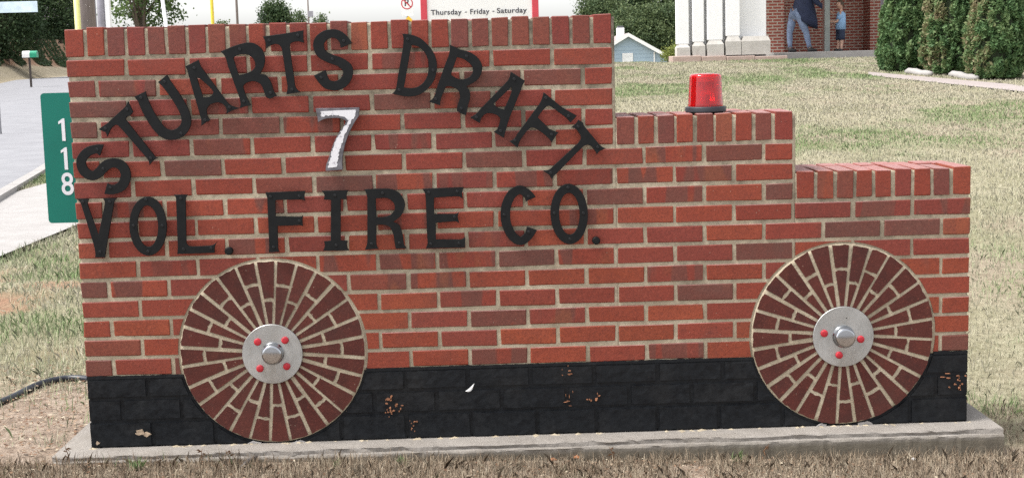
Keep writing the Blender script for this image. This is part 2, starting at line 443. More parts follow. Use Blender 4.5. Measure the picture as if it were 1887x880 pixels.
# road and path sheets
def strip(name, mat, fn, us, ws, lift):
    V = []; F = []
    for u in us:
        for q in ws:
            x, y = fn(u, q); V.append((x, y, float(terrain(x, y))+lift))
    n = len(ws)
    for i in range(len(us)-1):
        for k in range(n-1): F.append((i*n+k, i*n+k+1, (i+1)*n+k+1, (i+1)*n+k))
    mb = MB(); mb.v = V; mb.f = F
    return tag(mb.build(name, mat, None, True), kind='structure')
strip('road', M_ASPH, lambda u, q: tuple(R0+RD*u+RN*q), list(np.arange(-70, 60, 1.0))+list(np.arange(60, 320, 4.)), np.linspace(0, RWID, 8), .012)
strip('path', M_WALK, lambda u, q: (q, u), list(np.arange(-30, 60, .8)), np.linspace(WX0, WX1, 4), .018)
strip('added_grey_lot', concrete('added_lot_grey', (.24, .24, .245), (.32, .32, .325), (.17, .17, .17), .4, .4), lambda u, q: (u, q), list(np.arange(-40, 44, 2.)), np.linspace(-60, -2.3, 12), .03)  # unseen ground, added to grey the metal's reflections and cut yellow bounce
mb = MB()                                               # kerb beside the road
for i, u in enumerate(np.arange(-40, 70, 1.5)):
    a = R0+RD*(u+.006)-RN*.02; b_ = R0+RD*(u+1.494)-RN*.02; za, zb = float(terrain(*a)), float(terrain(*b_))
    n_ = -RN*.13
    mb.add([(a[0], a[1], za-.1), (b_[0], b_[1], zb-.1), (b_[0]+n_[0], b_[1]+n_[1], zb-.1), (a[0]+n_[0], a[1]+n_[1], za-.1),
            (a[0], a[1], za+.07), (b_[0], b_[1], zb+.07), (b_[0]+n_[0], b_[1]+n_[1], zb+.07), (a[0]+n_[0], a[1]+n_[1], za+.07)],
           [(0, 1, 5, 4), (1, 2, 6, 5), (2, 3, 7, 6), (3, 0, 4, 7), (4, 5, 6, 7), (0, 3, 2, 1)])
tag(mb.build('kerb', M_WALK), kind='structure')

# ------------------------------------------------------------------ the brick sign
MOD = .2032; CH = MOD/3; ROW = .1016; BED = .0126; HEAD = .0125; DEP = .305; ZB = -.246
def jz(k): return (16-k)*CH
wall = thing('brick_sign_wall', 'stepped red brick wall in the outline of a fire engine with black lettering', 'sign wall', (1.52, .15, ZB))
WHL = [dict(c=(.6405, .0735), r=.3205, d=.0785), dict(c=(2.6005, .0755), r=.3190, d=.0795)]
PAL = [(.246, .041, .022), (.262, .045, .023), (.234, .038, .023), (.272, .051, .025), (.222, .037, .025), (.205, .037, .028)]
BROWN = [(.135, .055, .040), (.150, .055, .039), (.122, .054, .041)]
RBROWN = [(.185, .048, .032), (.17, .050, .036), (.16, .048, .038), (.20, .055, .034)]
ORNG = [(.29, .080, .036), (.26, .075, .038)]
# bricks that are brown / flashed in the photograph, by photo point
DARK = [(188, 203), (178, 238), (356, 305), (778, 186), (455, 236), (905, 290), (955, 158), (1005, 140), (973, 473), (1412, 459), (187, 531),
        (183, 674), (1306, 540), (1750, 629), (1600, 412), (1690, 412), (1180, 362), (1120, 362), (1370, 280), (625, 338), (1540, 322), (1720, 345),
        (212, 75), (278, 75), (1222, 240), (1150, 240), (1300, 240), (1405, 235), (1570, 335), (1720, 333), (1660, 412), (860, 75), (950, 75), (1010, 75), (1080, 55), (870, 55), (907, 58), (315, 78), (395, 75), (1445, 355)]
FLASH = [(230, 160), (790, 245), (700, 250), (690, 330), (790, 330), (1060, 330), (1000, 330), (1250, 280), (1200, 317), (1290, 317), (1230, 360), (830, 465),
         (700, 478), (755, 497), (750, 465), (1060, 470), (300, 525), (360, 415), (420, 378), (240, 378), (450, 450), (640, 540), (690, 470),
         (890, 590), (1000, 580), (1080, 580), (840, 545), (1240, 500), (1200, 500), (1680, 378), (1620, 378), (1740, 412), (1560, 345), (1200, 655),
         (700, 515), (840, 505), (960, 660), (345, 675), (600, 245), (1760, 378), (1590, 412), (1530, 412)]
ORANGE = [(1555, 335), (1765, 412), (680, 85), (835, 75), (1330, 235), (925, 60)]
DARKW = [W(*p, 0) for p in DARK]; FLASHW = [W(*p, 0) for p in FLASH]; ORW = [W(*p, 0) for p in ORANGE]
def brick_color(x0, x1, z0, z1):
    hit = lambda L: any(x0-.004 <= x <= x1+.004 and z0-.004 <= z <= z1+.004 for x, z in L)
    fl = 1.0 if hit(FLASHW) else (rnd.uniform(.5, .9) if rnd.random() < .10 else rnd.uniform(0, .10))
    c = rnd.choice(PAL)
    k = max(0, min(1, (.75-z0)/.75)); c = (c[0]*(1+.10*k), c[1]*(1+.28*k), c[2]*(1+.06*k))
    if hit(DARKW): c = rnd.choice(BROWN) if x1-x0 > .07 else rnd.choice(RBROWN); fl = .2
    elif hit(ORW): c = rnd.choice(ORNG); fl = .3
    elif rnd.random() < .02: c = tuple((a+b)/2 for a, b in zip(rnd.choice(BROWN), c))
    k = rnd.uniform(.92, 1.08)
    return (c[0]*k, c[1]*k, c[2]*k, fl)
PROTO = {}
def brick_mesh(L, D, H, var):
    key = (round(L, 4), round(D, 3), round(H, 4), var)
    if key not in PROTO:
        q = random.Random(hash(key) & 0xffff); bm = bmesh.new(); bmesh.ops.create_cube(bm, size=1)
        for v in bm.verts: v.co = Vector((v.co.x*L, (v.co.y+.5)*D, v.co.z*H))
        fe = [e for e in bm.edges if all(v.co.y < 1e-5 for v in e.verts)] + [e for e in bm.edges if abs(e.verts[0].co.y-e.verts[1].co.y) > 1e-4] + \
             [e for e in bm.edges if all(v.co.z > H/2-1e-5 for v in e.verts) and all(v.co.y > 1e-5 for v in e.verts)]
        bmesh.ops.bevel(bm, geom=list(set(fe)), offset=.0022, segments=1, affect='EDGES')
        for v in bm.verts: v.co += Vector((q.uniform(-1, 1)*.0011, q.uniform(-1, 1)*.0005, q.uniform(-1, 1)*.0011))
        for sx in (-1, 1):
            for sz in (-1, 1):
                if q.random() < .38:                      # knocked corners
                    k_ = q.uniform(.0006, .0017)
                    for v in bm.verts:
                        if abs(v.co.x-sx*L/2) < .008 and abs(v.co.z-sz*H/2) < .008 and v.co.y < .01: v.co += Vector((-sx*k_, k_*.6, -sz*k_))
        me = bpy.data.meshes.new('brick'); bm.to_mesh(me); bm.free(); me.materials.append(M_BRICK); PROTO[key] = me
    return PROTO[key]
BASEW = rootloc(wall)
def add_brick(name, x0, x1, z0, z1, y0, y1, jit=True, col=None):
    me = brick_mesh(x1-x0, y1-y0, z1-z0, rnd.randrange(9))
    o = bpy.data.objects.new(name, me); COL.objects.link(o); o.parent = wall
    j = (lambda s: rnd.gauss(0, s)) if jit else (lambda s: 0)
    o.location = Vector(((x0+x1)/2+j(.0008), y0+max(-.0012, min(.0012, j(.0007))), (z0+z1)/2+j(.0008)))-BASEW
    o.rotation_euler = (0, j(.003), j(.002)); o.color = col or brick_color(x0, x1, z0, z1); return o
def clip_rect(x0, x1, z0, z1, c, r):
    """rectangle minus a disc, as one polygon (None: nothing left, 'full': untouched)."""
    n1 = max(2, int((x1-x0)/.004)); n2 = max(2, int((z1-z0)/.004))
    per = [(x0+(x1-x0)*i/n1, z0) for i in range(n1)] + [(x1, z0+(z1-z0)*i/n2) for i in range(n2)] + \
          [(x1-(x1-x0)*i/n1, z1) for i in range(n1)] + [(x0, z1-(z1-z0)*i/n2) for i in range(n2)]
    ins = [math.hypot(p[0]-c[0], p[1]-c[1]) < r for p in per]
    if not any(ins): return 'full'
    if all(ins): return None
    n = len(per); runs = []
    st = [i for i in range(n) if not ins[i] and ins[i-1]]
    for s in st:
        run = []; i = s
        while not ins[i % n]: run.append(per[i % n]); i += 1
        a, b = per[(s-1) % n], run[0]; q0, q1 = run[-1], per[i % n]
        def cross(p_out, p_in):
            lo, hi = 0., 1.
            for _ in range(24):
                t = (lo+hi)/2; x = p_out[0]+(p_in[0]-p_out[0])*t; z = p_out[1]+(p_in[1]-p_out[1])*t
                if math.hypot(x-c[0], z-c[1]) > r: lo = t
                else: hi = t
            return (p_out[0]+(p_in[0]-p_out[0])*lo, p_out[1]+(p_in[1]-p_out[1])*lo)
        A, B = cross(b, a), cross(q0, q1)
        run = [A]+run+[B]
        a1 = math.atan2(B[1]-c[1], B[0]-c[0]); a2 = math.atan2(A[1]-c[1], A[0]-c[0])
        da = (a2-a1+math.pi) % (2*math.pi)-math.pi
        k = max(2, int(abs(da)*r/.012)); run += [(c[0]+r*math.cos(a1+da*i/k), c[1]+r*math.sin(a1+da*i/k)) for i in range(1, k)]
        out = [run[0]]
        for i in range(1, len(run)-1):                       # drop points on straight edges
            p, q, t = out[-1], run[i], run[i+1]
            if abs((q[0]-p[0])*(t[1]-q[1])-(q[1]-p[1])*(t[0]-q[0])) > 1e-8: out.append(q)
        out.append(run[-1]); runs.append(out)
    ar = lambda L: abs(sum(L[i-1][0]*L[i][1]-L[i][0]*L[i-1][1] for i in range(len(L))))/2
    runs = [q for q in runs if ar(q) > 1.2e-4]
    return runs or None
def place(name, x0, x1, z0, z1, y0, y1):
    for wh in WHL:
        g = clip_rect(x0, x1, z0, z1, wh['c'], wh['r']+.004)
        if g is None: return
        if g != 'full':
            for poly in g:
                cx = sum(p[0] for p in poly)/len(poly); cz = sum(p[1] for p in poly)/len(poly)
                me = MB().prism([(x-cx, z-cz) for x, z in poly], 0, y1-y0).mesh(name)
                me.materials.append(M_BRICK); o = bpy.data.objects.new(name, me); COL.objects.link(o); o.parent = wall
                o.location = Vector((cx, y0, cz))-BASEW; o.color = brick_color(x0, x1, z0, z1)
            return
    add_brick(name, x0, x1, z0, z1, y0, y1)
back = MB()                                    # the rear half of the wall, never told apart in the photo
for k in range(1, 17):
    nmod = 9 if k <= 5 else (12 if k <= 8 else 15)
    if k in (4, 5): nmod = 9
    z0, z1 = jz(k)+BED*.5, jz(k-1)-BED*.5
    xs = [0.0]; xs += [i+.5 for i in range(nmod)] if k % 2 == 0 else [float(i) for i in range(1, nmod)]
    xs.append(float(nmod))
    for i, (a, b) in enumerate(zip(xs[:-1], xs[1:])):
        x0, x1 = a*MOD, b*MOD-HEAD
        if b >= nmod: x1 = nmod*MOD-.010
        corner = (b-a < .75)
        place('brick', x0, x1, z0, z1, 0, .192 if corner else .092)
    for xa, xb in ((0, 1), (nmod, -1)):        # brick ends seen on the flanks
        d0 = .192 if k % 2 == 0 else .092
        x0 = 0 if xb > 0 else nmod*MOD-.010-.0915
        y = d0+.0115
        while y < DEP-.03:
            y2 = min(DEP, y+(.092 if (k % 2 == 0) else .192)); back.box(x0, x0+.0915, y, y2, z0, z1, .002); y = y2+.0115
    for i in range(nmod):                      # back face
        x0 = i*MOD+(.1 if k % 2 else 0); x1 = min(x0+MOD-HEAD, nmod*MOD-.11)
        if x0 > .09 and x1-x0 > .03: back.box(x0, x1, DEP-.09, DEP, z0, z1, .002)
def rowlocks(xa, xb, k, n):
    pit = (xb-xa)/n; z0, z1 = jz(k)+BED*.5, jz(k)+ROW-.001
    for i in range(n):
        x0 = xa+i*pit+(.0055 if i else 0); x1 = xa+(i+1)*pit-(.0055 if i < n-1 else 0)
        d = rnd.choice((.192, .196, .188))
        add_brick('rowlock_brick', x0, x1, z0, z1+rnd.gauss(0, .0012), 0, d)
        back.box(x0+rnd.gauss(0, .001), x1, d+.009, DEP, z0, z1+rnd.gauss(0, .0015), .002)
rowlocks(0, 9*MOD-.010, 0, 27)
rowlocks(9*MOD+.0035, 12*MOD-.010, 5, 9)
rowlocks(12*MOD+.0035, 15*MOD-.010, 8, 9)
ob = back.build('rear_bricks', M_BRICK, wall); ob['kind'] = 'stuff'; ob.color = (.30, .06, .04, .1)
# mortar core, its face recessed and uneven
def core(name, mat, xa, xb, za, zb, y0, y1, st, amp, seed, holes=()):
    nx_ = max(2, int((xb-xa)/st)); nz_ = max(2, int((zb-za)/st))
    X, Zz = np.meshgrid(np.linspace(xa, xb, nx_+1), np.linspace(za, zb, nz_+1))
    Yf = y0 + (vnoise(X*70, Zz*70, seed, 3)-.5)*amp
    n = (nx_+1)*(nz_+1)
    V = np.concatenate([np.stack([X, Yf, Zz], -1).reshape(-1, 3), np.stack([X, X*0+y1, Zz], -1).reshape(-1, 3)])
    i = np.arange(nx_*nz_); r0, c0 = i//nx_, i % nx_; a = r0*(nx_+1)+c0
    F = [np.stack([a, a+1, a+nx_+2, a+nx_+1], -1)]
    F = list(map(tuple, F[0]))
    for c in range(nx_):
        F.append((c+1, c, c+n, c+1+n)); t = nz_*(nx_+1); F.append((t+c, t+c+1, t+c+1+n, t+c+n))
    for r in range(nz_):
        q = r*(nx_+1); F.append((q, q+nx_+1, q+nx_+1+n, q+n)); q += nx_; F.append((q+nx_+1, q, q+n, q+nx_+1+n))
    F.append((n, n+nz_*(nx_+1), n+nz_*(nx_+1)+nx_, n+nx_))
    mb = MB(); mb.v = V.tolist(); mb.f = F
    return mb
mc = core('mortar', M_MORTAR, .005, 9*MOD, .0, jz(0)+ROW-.008, .0042, DEP-.005, .0085, .0042, 41)
q_ = core('mortar', M_MORTAR, 9*MOD, 12*MOD, .0, jz(5)+ROW-.008, .0042, DEP-.005, .0085, .0042, 41); mc.add(q_.v, q_.f)
q_ = core('mortar', M_MORTAR, 12*MOD, 15*MOD-.015, .0, jz(8)+ROW-.008, .0042, DEP-.005, .0085, .0042, 41); mc.add(q_.v, q_.f)
link('mortar', (lambda me: (me.from_pydata(mc.v, [], mc.f), me)[1])(bpy.data.meshes.new('mortar')), wall, None, M_MORTAR, True)

# black painted base: three courses of bigger, rougher bricks
ROWS = [(-.0035, -.0725, [163, 272, 389, 506, 629, 747, 862, 977.5, 1095, 1212, 1332, 1450, 1567, 1684, 1783], 705),
        (-.0775, -.1525, [167, 225, 335, 452, 570, 690, 805, 925, 1045, 1160, 1275, 1392, 1508, 1724, 1781], 745),
        (-.1575, -.2450, [171, 282, 397, 514, 630, 750, 870, 990, 1100, 1212, 1325, 1442, 1560, 1676, 1780], 790)]
pm = core('painted_mortar', M_BLACK, .004, 15*MOD-.014, ZB+.001, -.0005, .0045, DEP-.004, .012, .004, 55)
link('painted_mortar', (lambda me: (me.from_pydata(pm.v, [], pm.f), me)[1])(bpy.data.meshes.new('painted_mortar')), wall, None, M_BLACK, True)
def rough_brick(poly, y0, y1, seed):
    """front face as a displaced sheet inside the outline."""
    bm = bmesh.new(); n = len(poly)
    f = bm.faces.new([bm.verts.new((x, 0, z)) for x, z in poly])
    ex = bmesh.ops.extrude_face_region(bm, geom=[f])
    bmesh.ops.translate(bm, verts=[v for v in ex['geom'] if isinstance(v, bmesh.types.BMVert)], vec=(0, y1-y0, 0))
    bmesh.ops.recalc_face_normals(bm, faces=bm.faces)
    fr = [e for e in bm.edges if all(abs(v.co.y) < 1e-6 for v in e.verts)]
    bmesh.ops.bevel(bm, geom=fr, offset=.005, segments=2, affect='EDGES')
    for x in np.arange(min(p[0] for p in poly)+.02, max(p[0] for p in poly)-.01, .022):
        bmesh.ops.bisect_plane(bm, geom=bm.verts[:]+bm.edges[:]+bm.faces[:], plane_co=(x, 0, 0), plane_no=(1, 0, 0))
    for z in np.arange(min(p[1] for p in poly)+.018, max(p[1] for p in poly)-.01, .02):
        bmesh.ops.bisect_plane(bm, geom=bm.verts[:]+bm.edges[:]+bm.faces[:], plane_co=(0, 0, z), plane_no=(0, 0, 1))
    for v in bm.verts:
        if v.co.y < .02:
            d = float(vnoise(v.co.x*38+seed*7.1, v.co.z*38+seed*3.3, seed, 2))-.5
            v.co.y += d*.0026; v.co.x += d*.0012; v.co.z += d*.0012
    me = bpy.data.meshes.new('painted_brick'); bm.to_mesh(me); bm.free(); return me
sd_ = 0
for zt, zb, js, py in ROWS:
    X = [W(p, py, 0)[0] for p in js]; X[0] = 0; X[-1] = 15*MOD-.010
    for a, b in zip(X[:-1], X[1:]):
        sd_ += 1; x0, x1 = a+.0030, b-.0030
        if a == 0: x0 = 0
        if b == X[-1]: x1 = b
        polys = [[(x0, zb), (x1, zb), (x1, zt), (x0, zt)]]
        for wh in WHL:
            g = clip_rect(x0, x1, zb, zt, wh['c'], wh['r']+.002)
            if g is None: polys = []
            elif g != 'full': polys = g
        for poly in polys:
            cx = sum(p[0] for p in poly)/len(poly); cz = sum(p[1] for p in poly)/len(poly)
            me = rough_brick([(x-cx, z-cz) for x, z in poly], 0, .09, sd_); me.materials.append(M_BLACK)
            o = bpy.data.objects.new('painted_brick', me); COL.objects.link(o); o.parent = wall
            o.location = Vector((cx, -.0015+rnd.gauss(0, .001), cz))-BASEW
# ragged top edge of the black paint
mb = MB(); x = .0
while x < 15*MOD-.015:
    x2 = min(x+rnd.uniform(.004, .016), 15*MOD-.012)
    if all(abs((x+x2)/2-wh['c'][0]) > math.sqrt(max(0, wh['r']**2-wh['c'][1]**2))+.004 for wh in WHL):
        h1 = .0035+.006*abs(float(vnoise(x*23, 1.7, 5, 3))-.45)*2+rnd.uniform(0, .0018); h2 = .0035+.006*abs(float(vnoise(x2*23, 1.7, 5, 3))-.45)*2
        mb.prism([(x, -.0045), (x2, -.0045), (x2, h2), (x, h1)], -.0012, .006)
    x = x2
mb.build('paint_edge', M_BLACK, wall)
# bare patches where the black paint has flaked off
M_CHIP = simple('bare_brick_patch', (.27, .115, .058), .9, 0, .6, 40, .4)
M_CHIPT = simple('bare_tan_patch', (.36, .27, .19), .95, 0, .4, 60, .5)
def chip(px, py, rw, rh, mat, n=11, y=-.0062):
    cx, cz = W(px, py, 0); pts = []
    for i in range(n):
        a = 2*math.pi*i/n; k = rnd.uniform(.45, 1.15)
        pts.append((cx+math.cos(a)*rw*k, cz+math.sin(a)*rh*k))
    mb = MB().prism(pts, y, -.0005); return mb.build('flaked_paint_patch', mat, wall)
for px, py, rw, rh in [(709, 731, .008, .006), (718, 740, .012, .009), (726, 748, .010, .008), (736, 742, .009, .007), (722, 756, .012, .008), (737, 753, .007, .008), (712, 756, .005, .004),
                       (757, 786, .005, .004), (766, 780, .012, .005), (760, 779, .005, .006), (1050, 686, .014, .007), (1037, 685, .006, .004), (1097, 731, .010, .010),
                       (1088, 738, .008, .007), (1052, 744, .012, .003), (1046, 728, .002, .012), (1748, 691, .018, .006), (1772, 692, .010, .005), (1763, 702, .007, .006), (1757, 708, .006, .005), (1770, 712, .009, .008)]:
    for q in range(3): chip(px+rnd.gauss(0, 5), py+rnd.gauss(0, 4), rw*rnd.uniform(.25, .7), rh*rnd.uniform(.25, .75), M_CHIP, 8)
for px, py, rw, rh in [(258, 796, .020, .011), (272, 799, .012, .010), (180, 815, .008, .006)]: chip(px, py, rw, rh, M_CHIPT)

# ---- wheels
WCOL = [(.047, .0135, .0105), (.040, .013, .0105), (.055, .016, .012), (.036, .0135, .012), (.046, .0155, .0125)]
def arc_wedge(c, a0, a1, r0, r1, half, jit):
    """brick between two radial joints; half = half joint width."""
    pts = []
    for r, flip in ((r0, False), (r1, True)):
        b0 = a0+math.asin(half/r); b1 = a1-math.asin(half/r); k = 4
        s = [(b0+(b1-b0)*i/k) for i in range(k+1)]
        if flip: s = s[::-1]
        pts += [(c[0]+r*math.cos(t), c[1]+r*math.sin(t)) for t in s]
    return [(x+jit(), z+jit()) for x, z in pts]
for wi, wh in enumerate(WHL):
    c, r = wh['c'], wh['r']
    wheel = bpy.data.objects.new('brick_wheel', None); COL.objects.link(wheel); wheel.parent = wall
    wheel.location = Vector((c[0], 0, c[1]))-BASEW
    wheel['label'] = ['front wheel of radial dark bricks with four red nuts on its plate', 'rear wheel of radial dark bricks with three red nuts on its plate'][wi]
    if wi == 0: wheel['label'] = 'left wheel of radial dark bricks with four red nuts'
    else: wheel['label'] = 'right wheel of radial dark bricks with three red nuts'
    nA, nRng = 168, [0, .1, .14, .18, .22, .25, .28, .3, r-.006, r]
    V = []; F = []
    for ri, q in enumerate(nRng):
        for k in range(nA):
            a = 2*math.pi*k/nA; x, z = c[0]+q*math.cos(a), c[1]+q*math.sin(a)
            d = (float(vnoise(x*60, z*60, 77, 2))-.5)*.003
            y = -.0026+d if q < r-.001 else .012
            if q >= r-.001: x, z = c[0]+(q+d)*math.cos(a), c[1]+(q+d)*math.sin(a)
            V.append((x, y, z))
    for ri in range(len(nRng)-1):
        for k in range(nA):
            a, b = ri*nA+k, ri*nA+(k+1) % nA; F.append((a, b, b+nA, a+nA))
    mb = MB(); mb.v = V; mb.f = F; mb.build('wheel_mortar', M_WMORTAR, wheel, True)
    N = 28
    A = [R(90-(-8.4))-2*math.pi*i/N+rnd.gauss(0, .006) for i in range(N)]   # clockwise joints
    for i in range(N):
        a1, a0 = A[i], A[(i+1) % N]
        while a0 > a1: a0 -= 2*math.pi
        outer_short = (i % 2 == 1) if wi == 0 else (i % 2 == 0)
        cut = r*((.735 if outer_short else .565)+rnd.gauss(0, .014)); ro = r-.0085+rnd.gauss(0, .0012)
        for (q0, q1) in ((.096, cut-.0070), (cut+.0070, ro)):
            jit = lambda: rnd.gauss(0, .0011)
            half = .0072+rnd.uniform(-.0006, .0008)
            poly = arc_wedge(c, a0, a1, q0, q1, half, jit)
            cx = sum(p[0] for p in poly)/len(poly); cz = sum(p[1] for p in poly)/len(poly)
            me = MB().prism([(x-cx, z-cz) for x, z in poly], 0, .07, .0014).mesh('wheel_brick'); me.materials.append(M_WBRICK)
            o = bpy.data.objects.new('wheel_brick', me); COL.objects.link(o); o.parent = wheel
            o.location = Vector((cx-c[0], -.0048+rnd.gauss(0, .0006), cz-c[1]))
            k = rnd.uniform(.85, 1.15); q = rnd.choice(WCOL); o.color = (q[0]*k, q[1]*k, q[2]*k, rnd.uniform(0, .12))
    # hub
    hp = [(501.8, 651.8, 55.7), (1554.2, 619.8, 56)][wi]
    hx, hz = W(hp[0], hp[1], -.013); hr = abs(W(hp[0]+hp[2], hp[1], -.013)[0]-hx)
    mb = MB().lathe([(hr-.001, 0), (hr, .001), (hr, .0055), (hr-.001, .0065)], (hx, -.0070, hz), 72, 'y')
    smooth_by_angle(mb.build('hub_plate', M_STEEL, wheel), 30)
    cp = [(503, 650.5), (1554.5, 619.5)][wi]; cx, cz = W(cp[0], cp[1], -.013)
    prof = [(.0375, 0), (.0385, .002), (.0375, .004), (.0355, .006), (.0352, .022)]
    for t in range(1, 9):
        a = t/8*math.pi/2; prof.append((.0352-.0085*(1-math.cos(a)), .022+.0095*math.sin(a)))
    prof += [(.018, .0322), (.006, .0327)]
    smooth_by_angle(MB().lathe(prof, (cx, -.0137, cz), 48, 'y').build('hub_cap', M_CHROME, wheel), 50)
    s = 2.5135
    nuts = [(320+388/s, 470+402/s), (320+515/s, 470+394/s), (320+523/s, 470+515/s), (320+399/s, 470+525/s)] if wi == 0 else \
           [(1370+376/s, 440+438/s), (1370+545/s, 440+465/s), (1370+445/s, 440+538/s)]
    for px, py in nuts:
        x, z = W(px, py, -.02)
        smooth_by_angle(MB().lathe([(.0125, 0), (.0125, .005), (.0115, .0068), (.008, .0078), (.003, .0082)], (x, -.0137, z), 20, 'y').build('lug_nut', M_NUT, wheel), 50)
    if wi == 1:
        x, z = W(1370+477/s, 440+365/s, -.013)
        MB().lathe([(.0022, 0), (.0022, .0004)], (x, -.0136, z), 12, 'y').build('bolt_hole', M_SCREW, wheel)

# ---- footing
def footing():
    prof = [(-.098, -.246), (-.101, -.250), (-.1005, -.262), (-.1065, -.266), (-.109, -.272), (-.108, -.50), (.40, -.50), (.40, -.246)]
    xs = np.linspace(-.105, 3.128, 220); V = []; F = []; n = len(prof)
    for i, x in enumerate(xs):
        for k, (y, z) in enumerate(prof):
            d = (float(vnoise(x*14+k*9, 3.1, 61, 3))-.5); e = (float(vnoise(x*55, k*1.7, 63, 2))-.5)
            V.append((x+(d*.008 if i in (0, 219) else 0), y+(d*.012+e*.006 if k < 5 else 0), z+((d*.005+e*.0035) if 0 < k < 5 else (e*.0012 if k == 0 else 0))))
    for i in range(len(xs)-1):
        for k in range(n): a, b = i*n+k, i*n+(k+1) % n; F.append((a, a+n, b+n, b))
    F.append(tuple(range(n))); F.append(tuple((len(xs)-1)*n+k for k in reversed(range(n))))
    mb = MB(); mb.v = V; mb.f = F; return mb
m = NM('stained_footing'); geo = m.node('ShaderNodeNewGeometry'); co = geo.outputs['Position']
c = m.ramp(m.noise(co, 7, 6, .7), [(.3, (.215, .195, .175)), (.7, (.305, .28, .255))])
sx = m.node('ShaderNodeSeparateXYZ'); m.link(co, sx.inputs[0])
zz = m.math('ADD', sx.outputs[2], m.math('MULTIPLY', m.noise(co, 22, 5, .7), .022))
c = m.mix(m.ramp(m.math('MULTIPLY', m.math('ADD', zz, .30), 12.5), [(.30, (.88,)*3), (.62, (0,)*3)]), c, (.125, .108, .080))
c = m.mix(m.ramp(m.noise(co, 3, 6, .75, .5), [(.52, (0,)*3), (.75, (.4,)*3)]), c, (.17, .145, .115))
gr = m.noise(co, 190, 4, .8); c = m.mix(m.ramp(gr, [(.32, (.6,)*3), (.46, (0,)*3)]), c, (.10, .085, .065))
m.set(color=c, rough=.93, spec=.25); bb = m.bump(gr, .6, .003); m.bump(m.noise(co, 26, 4), .6, .008, bb)
ft = footing().build('footing', m.m, wall)
for wh in WHL:
    for sg_ in (-1, 1):
        c, r = wh['c'], wh['r']+.001; x0_ = .055*sg_; x1_ = (.085+rnd.uniform(0, .02))*sg_
        top = [(c[0]+x, c[1]-math.sqrt(r*r-x*x)) for x in np.linspace(x0_, x1_*.85, 6)]
        poly = [(c[0]+x0_, ZB-.002)]+[(x, z+rnd.gauss(0, .001)) for x, z in top]+[(c[0]+x1_, top[-1][1]-.006), (c[0]+x1_*1.08, ZB-.002)]
        if sg_ > 0: poly = poly[::-1]
        MB().prism(poly, -.0040, .004, .001).build('mortar_fillet', M_SLAB, wall)
# mortar droppings and black paint where the wall meets the footing
mb = MB()
for i in range(70):
    x = rnd.uniform(0, 3.03); r0 = rnd.uniform(.003, .010)
    if rnd.random() < .3: x = rnd.choice((.64, 2.6))+rnd.gauss(0, .12)
    pts = [(x+math.cos(a)*r0*rnd.uniform(.8, 2.2), -.004-abs(rnd.gauss(0, .008))+math.sin(a)*r0*.7, -.246) for a in np.linspace(0, 2*math.pi, 7)[:-1]]
    b = len(mb.v); mb.v += pts; mb.v.append((x, -.008, -.246+r0*.55)); mb.f += [(b+k, b+(k+1) % 6, b+6) for k in range(6)]
o = mb.build('mortar_droppings', M_WMORTAR, wall, True); o['kind'] = 'stuff'

# ------------------------------------------------------------------ letters
def cr(pts, closed=True, n=6):
    """Catmull-Rom through pts; points flagged 1 are corners."""
    N = len(pts); out = []
    rng = range(N if closed else N-1)
    for i in rng:
        p1, p2 = pts[i], pts[(i+1) % N]
        a = np.array(p1[:2], float); b = np.array(p2[:2], float)
        c1 = len(p1) > 2; c2 = len(p2) > 2
        if c1 and c2: out.append(tuple(a)); continue
        p0 = np.array(pts[i-1][:2], float) if (closed or i > 0) and not c1 else None
        p3 = np.array(pts[(i+2) % N][:2], float) if (closed or i+2 < N) and not c2 else None
        t1 = (b-p0)/2 if p0 is not None else None; t2 = (p3-a)/2 if p3 is not None else None
        L = np.linalg.norm(b-a)
        def lim(t): q = np.linalg.norm(t); return t if q < 1e-9 else t*min(1, 1.1*L/q)
        if t1 is None: t2 = lim(t2); t1 = 1.5*(b-a)-.5*t2
        elif t2 is None: t1 = lim(t1); t2 = 1.5*(b-a)-.5*t1
        else: t1, t2 = lim(t1), lim(t2)
        for k in range(n):
            u = k/n; h = (2*u**3-3*u**2+1, u**3-2*u**2+u, -2*u**3+3*u**2, u**3-u**2)
            out.append(tuple(a*h[0]+t1*h[1]+b*h[2]+t2*h[3]))
    if not closed: out.append(tuple(pts[-1][:2]))
    return out
def stroke(pts, flare=1.0, n=6):
    """centre line with widths -> outline; pts (x, y, w)."""
    xy = cr([(p[0], p[1]) for p in pts], False, n); ws = cr([(i, p[2]) for i, p in enumerate(pts)], False, n)
    L, Rr = [], []
    for i, (x, y) in enumerate(xy):
        a = np.array(xy[max(i-1, 0)]); b = np.array(xy[min(i+1, len(xy)-1)]); t = (b-a)/np.linalg.norm(b-a)
        h = ws[i][1]/2; L.append((x-t[1]*h, y+t[0]*h)); Rr.append((x+t[1]*h, y-t[0]*h))
    return L+Rr[::-1]
def ell(cx, cy, rx, ry, rot=0, n=40):
    c, s = math.cos(R(rot)), math.sin(R(rot))
    return [(cx+rx*math.cos(t)*c-ry*math.sin(t)*s, cy+rx*math.cos(t)*s+ry*math.sin(t)*c) for t in np.linspace(0, 2*math.pi, n+1)[:-1]]
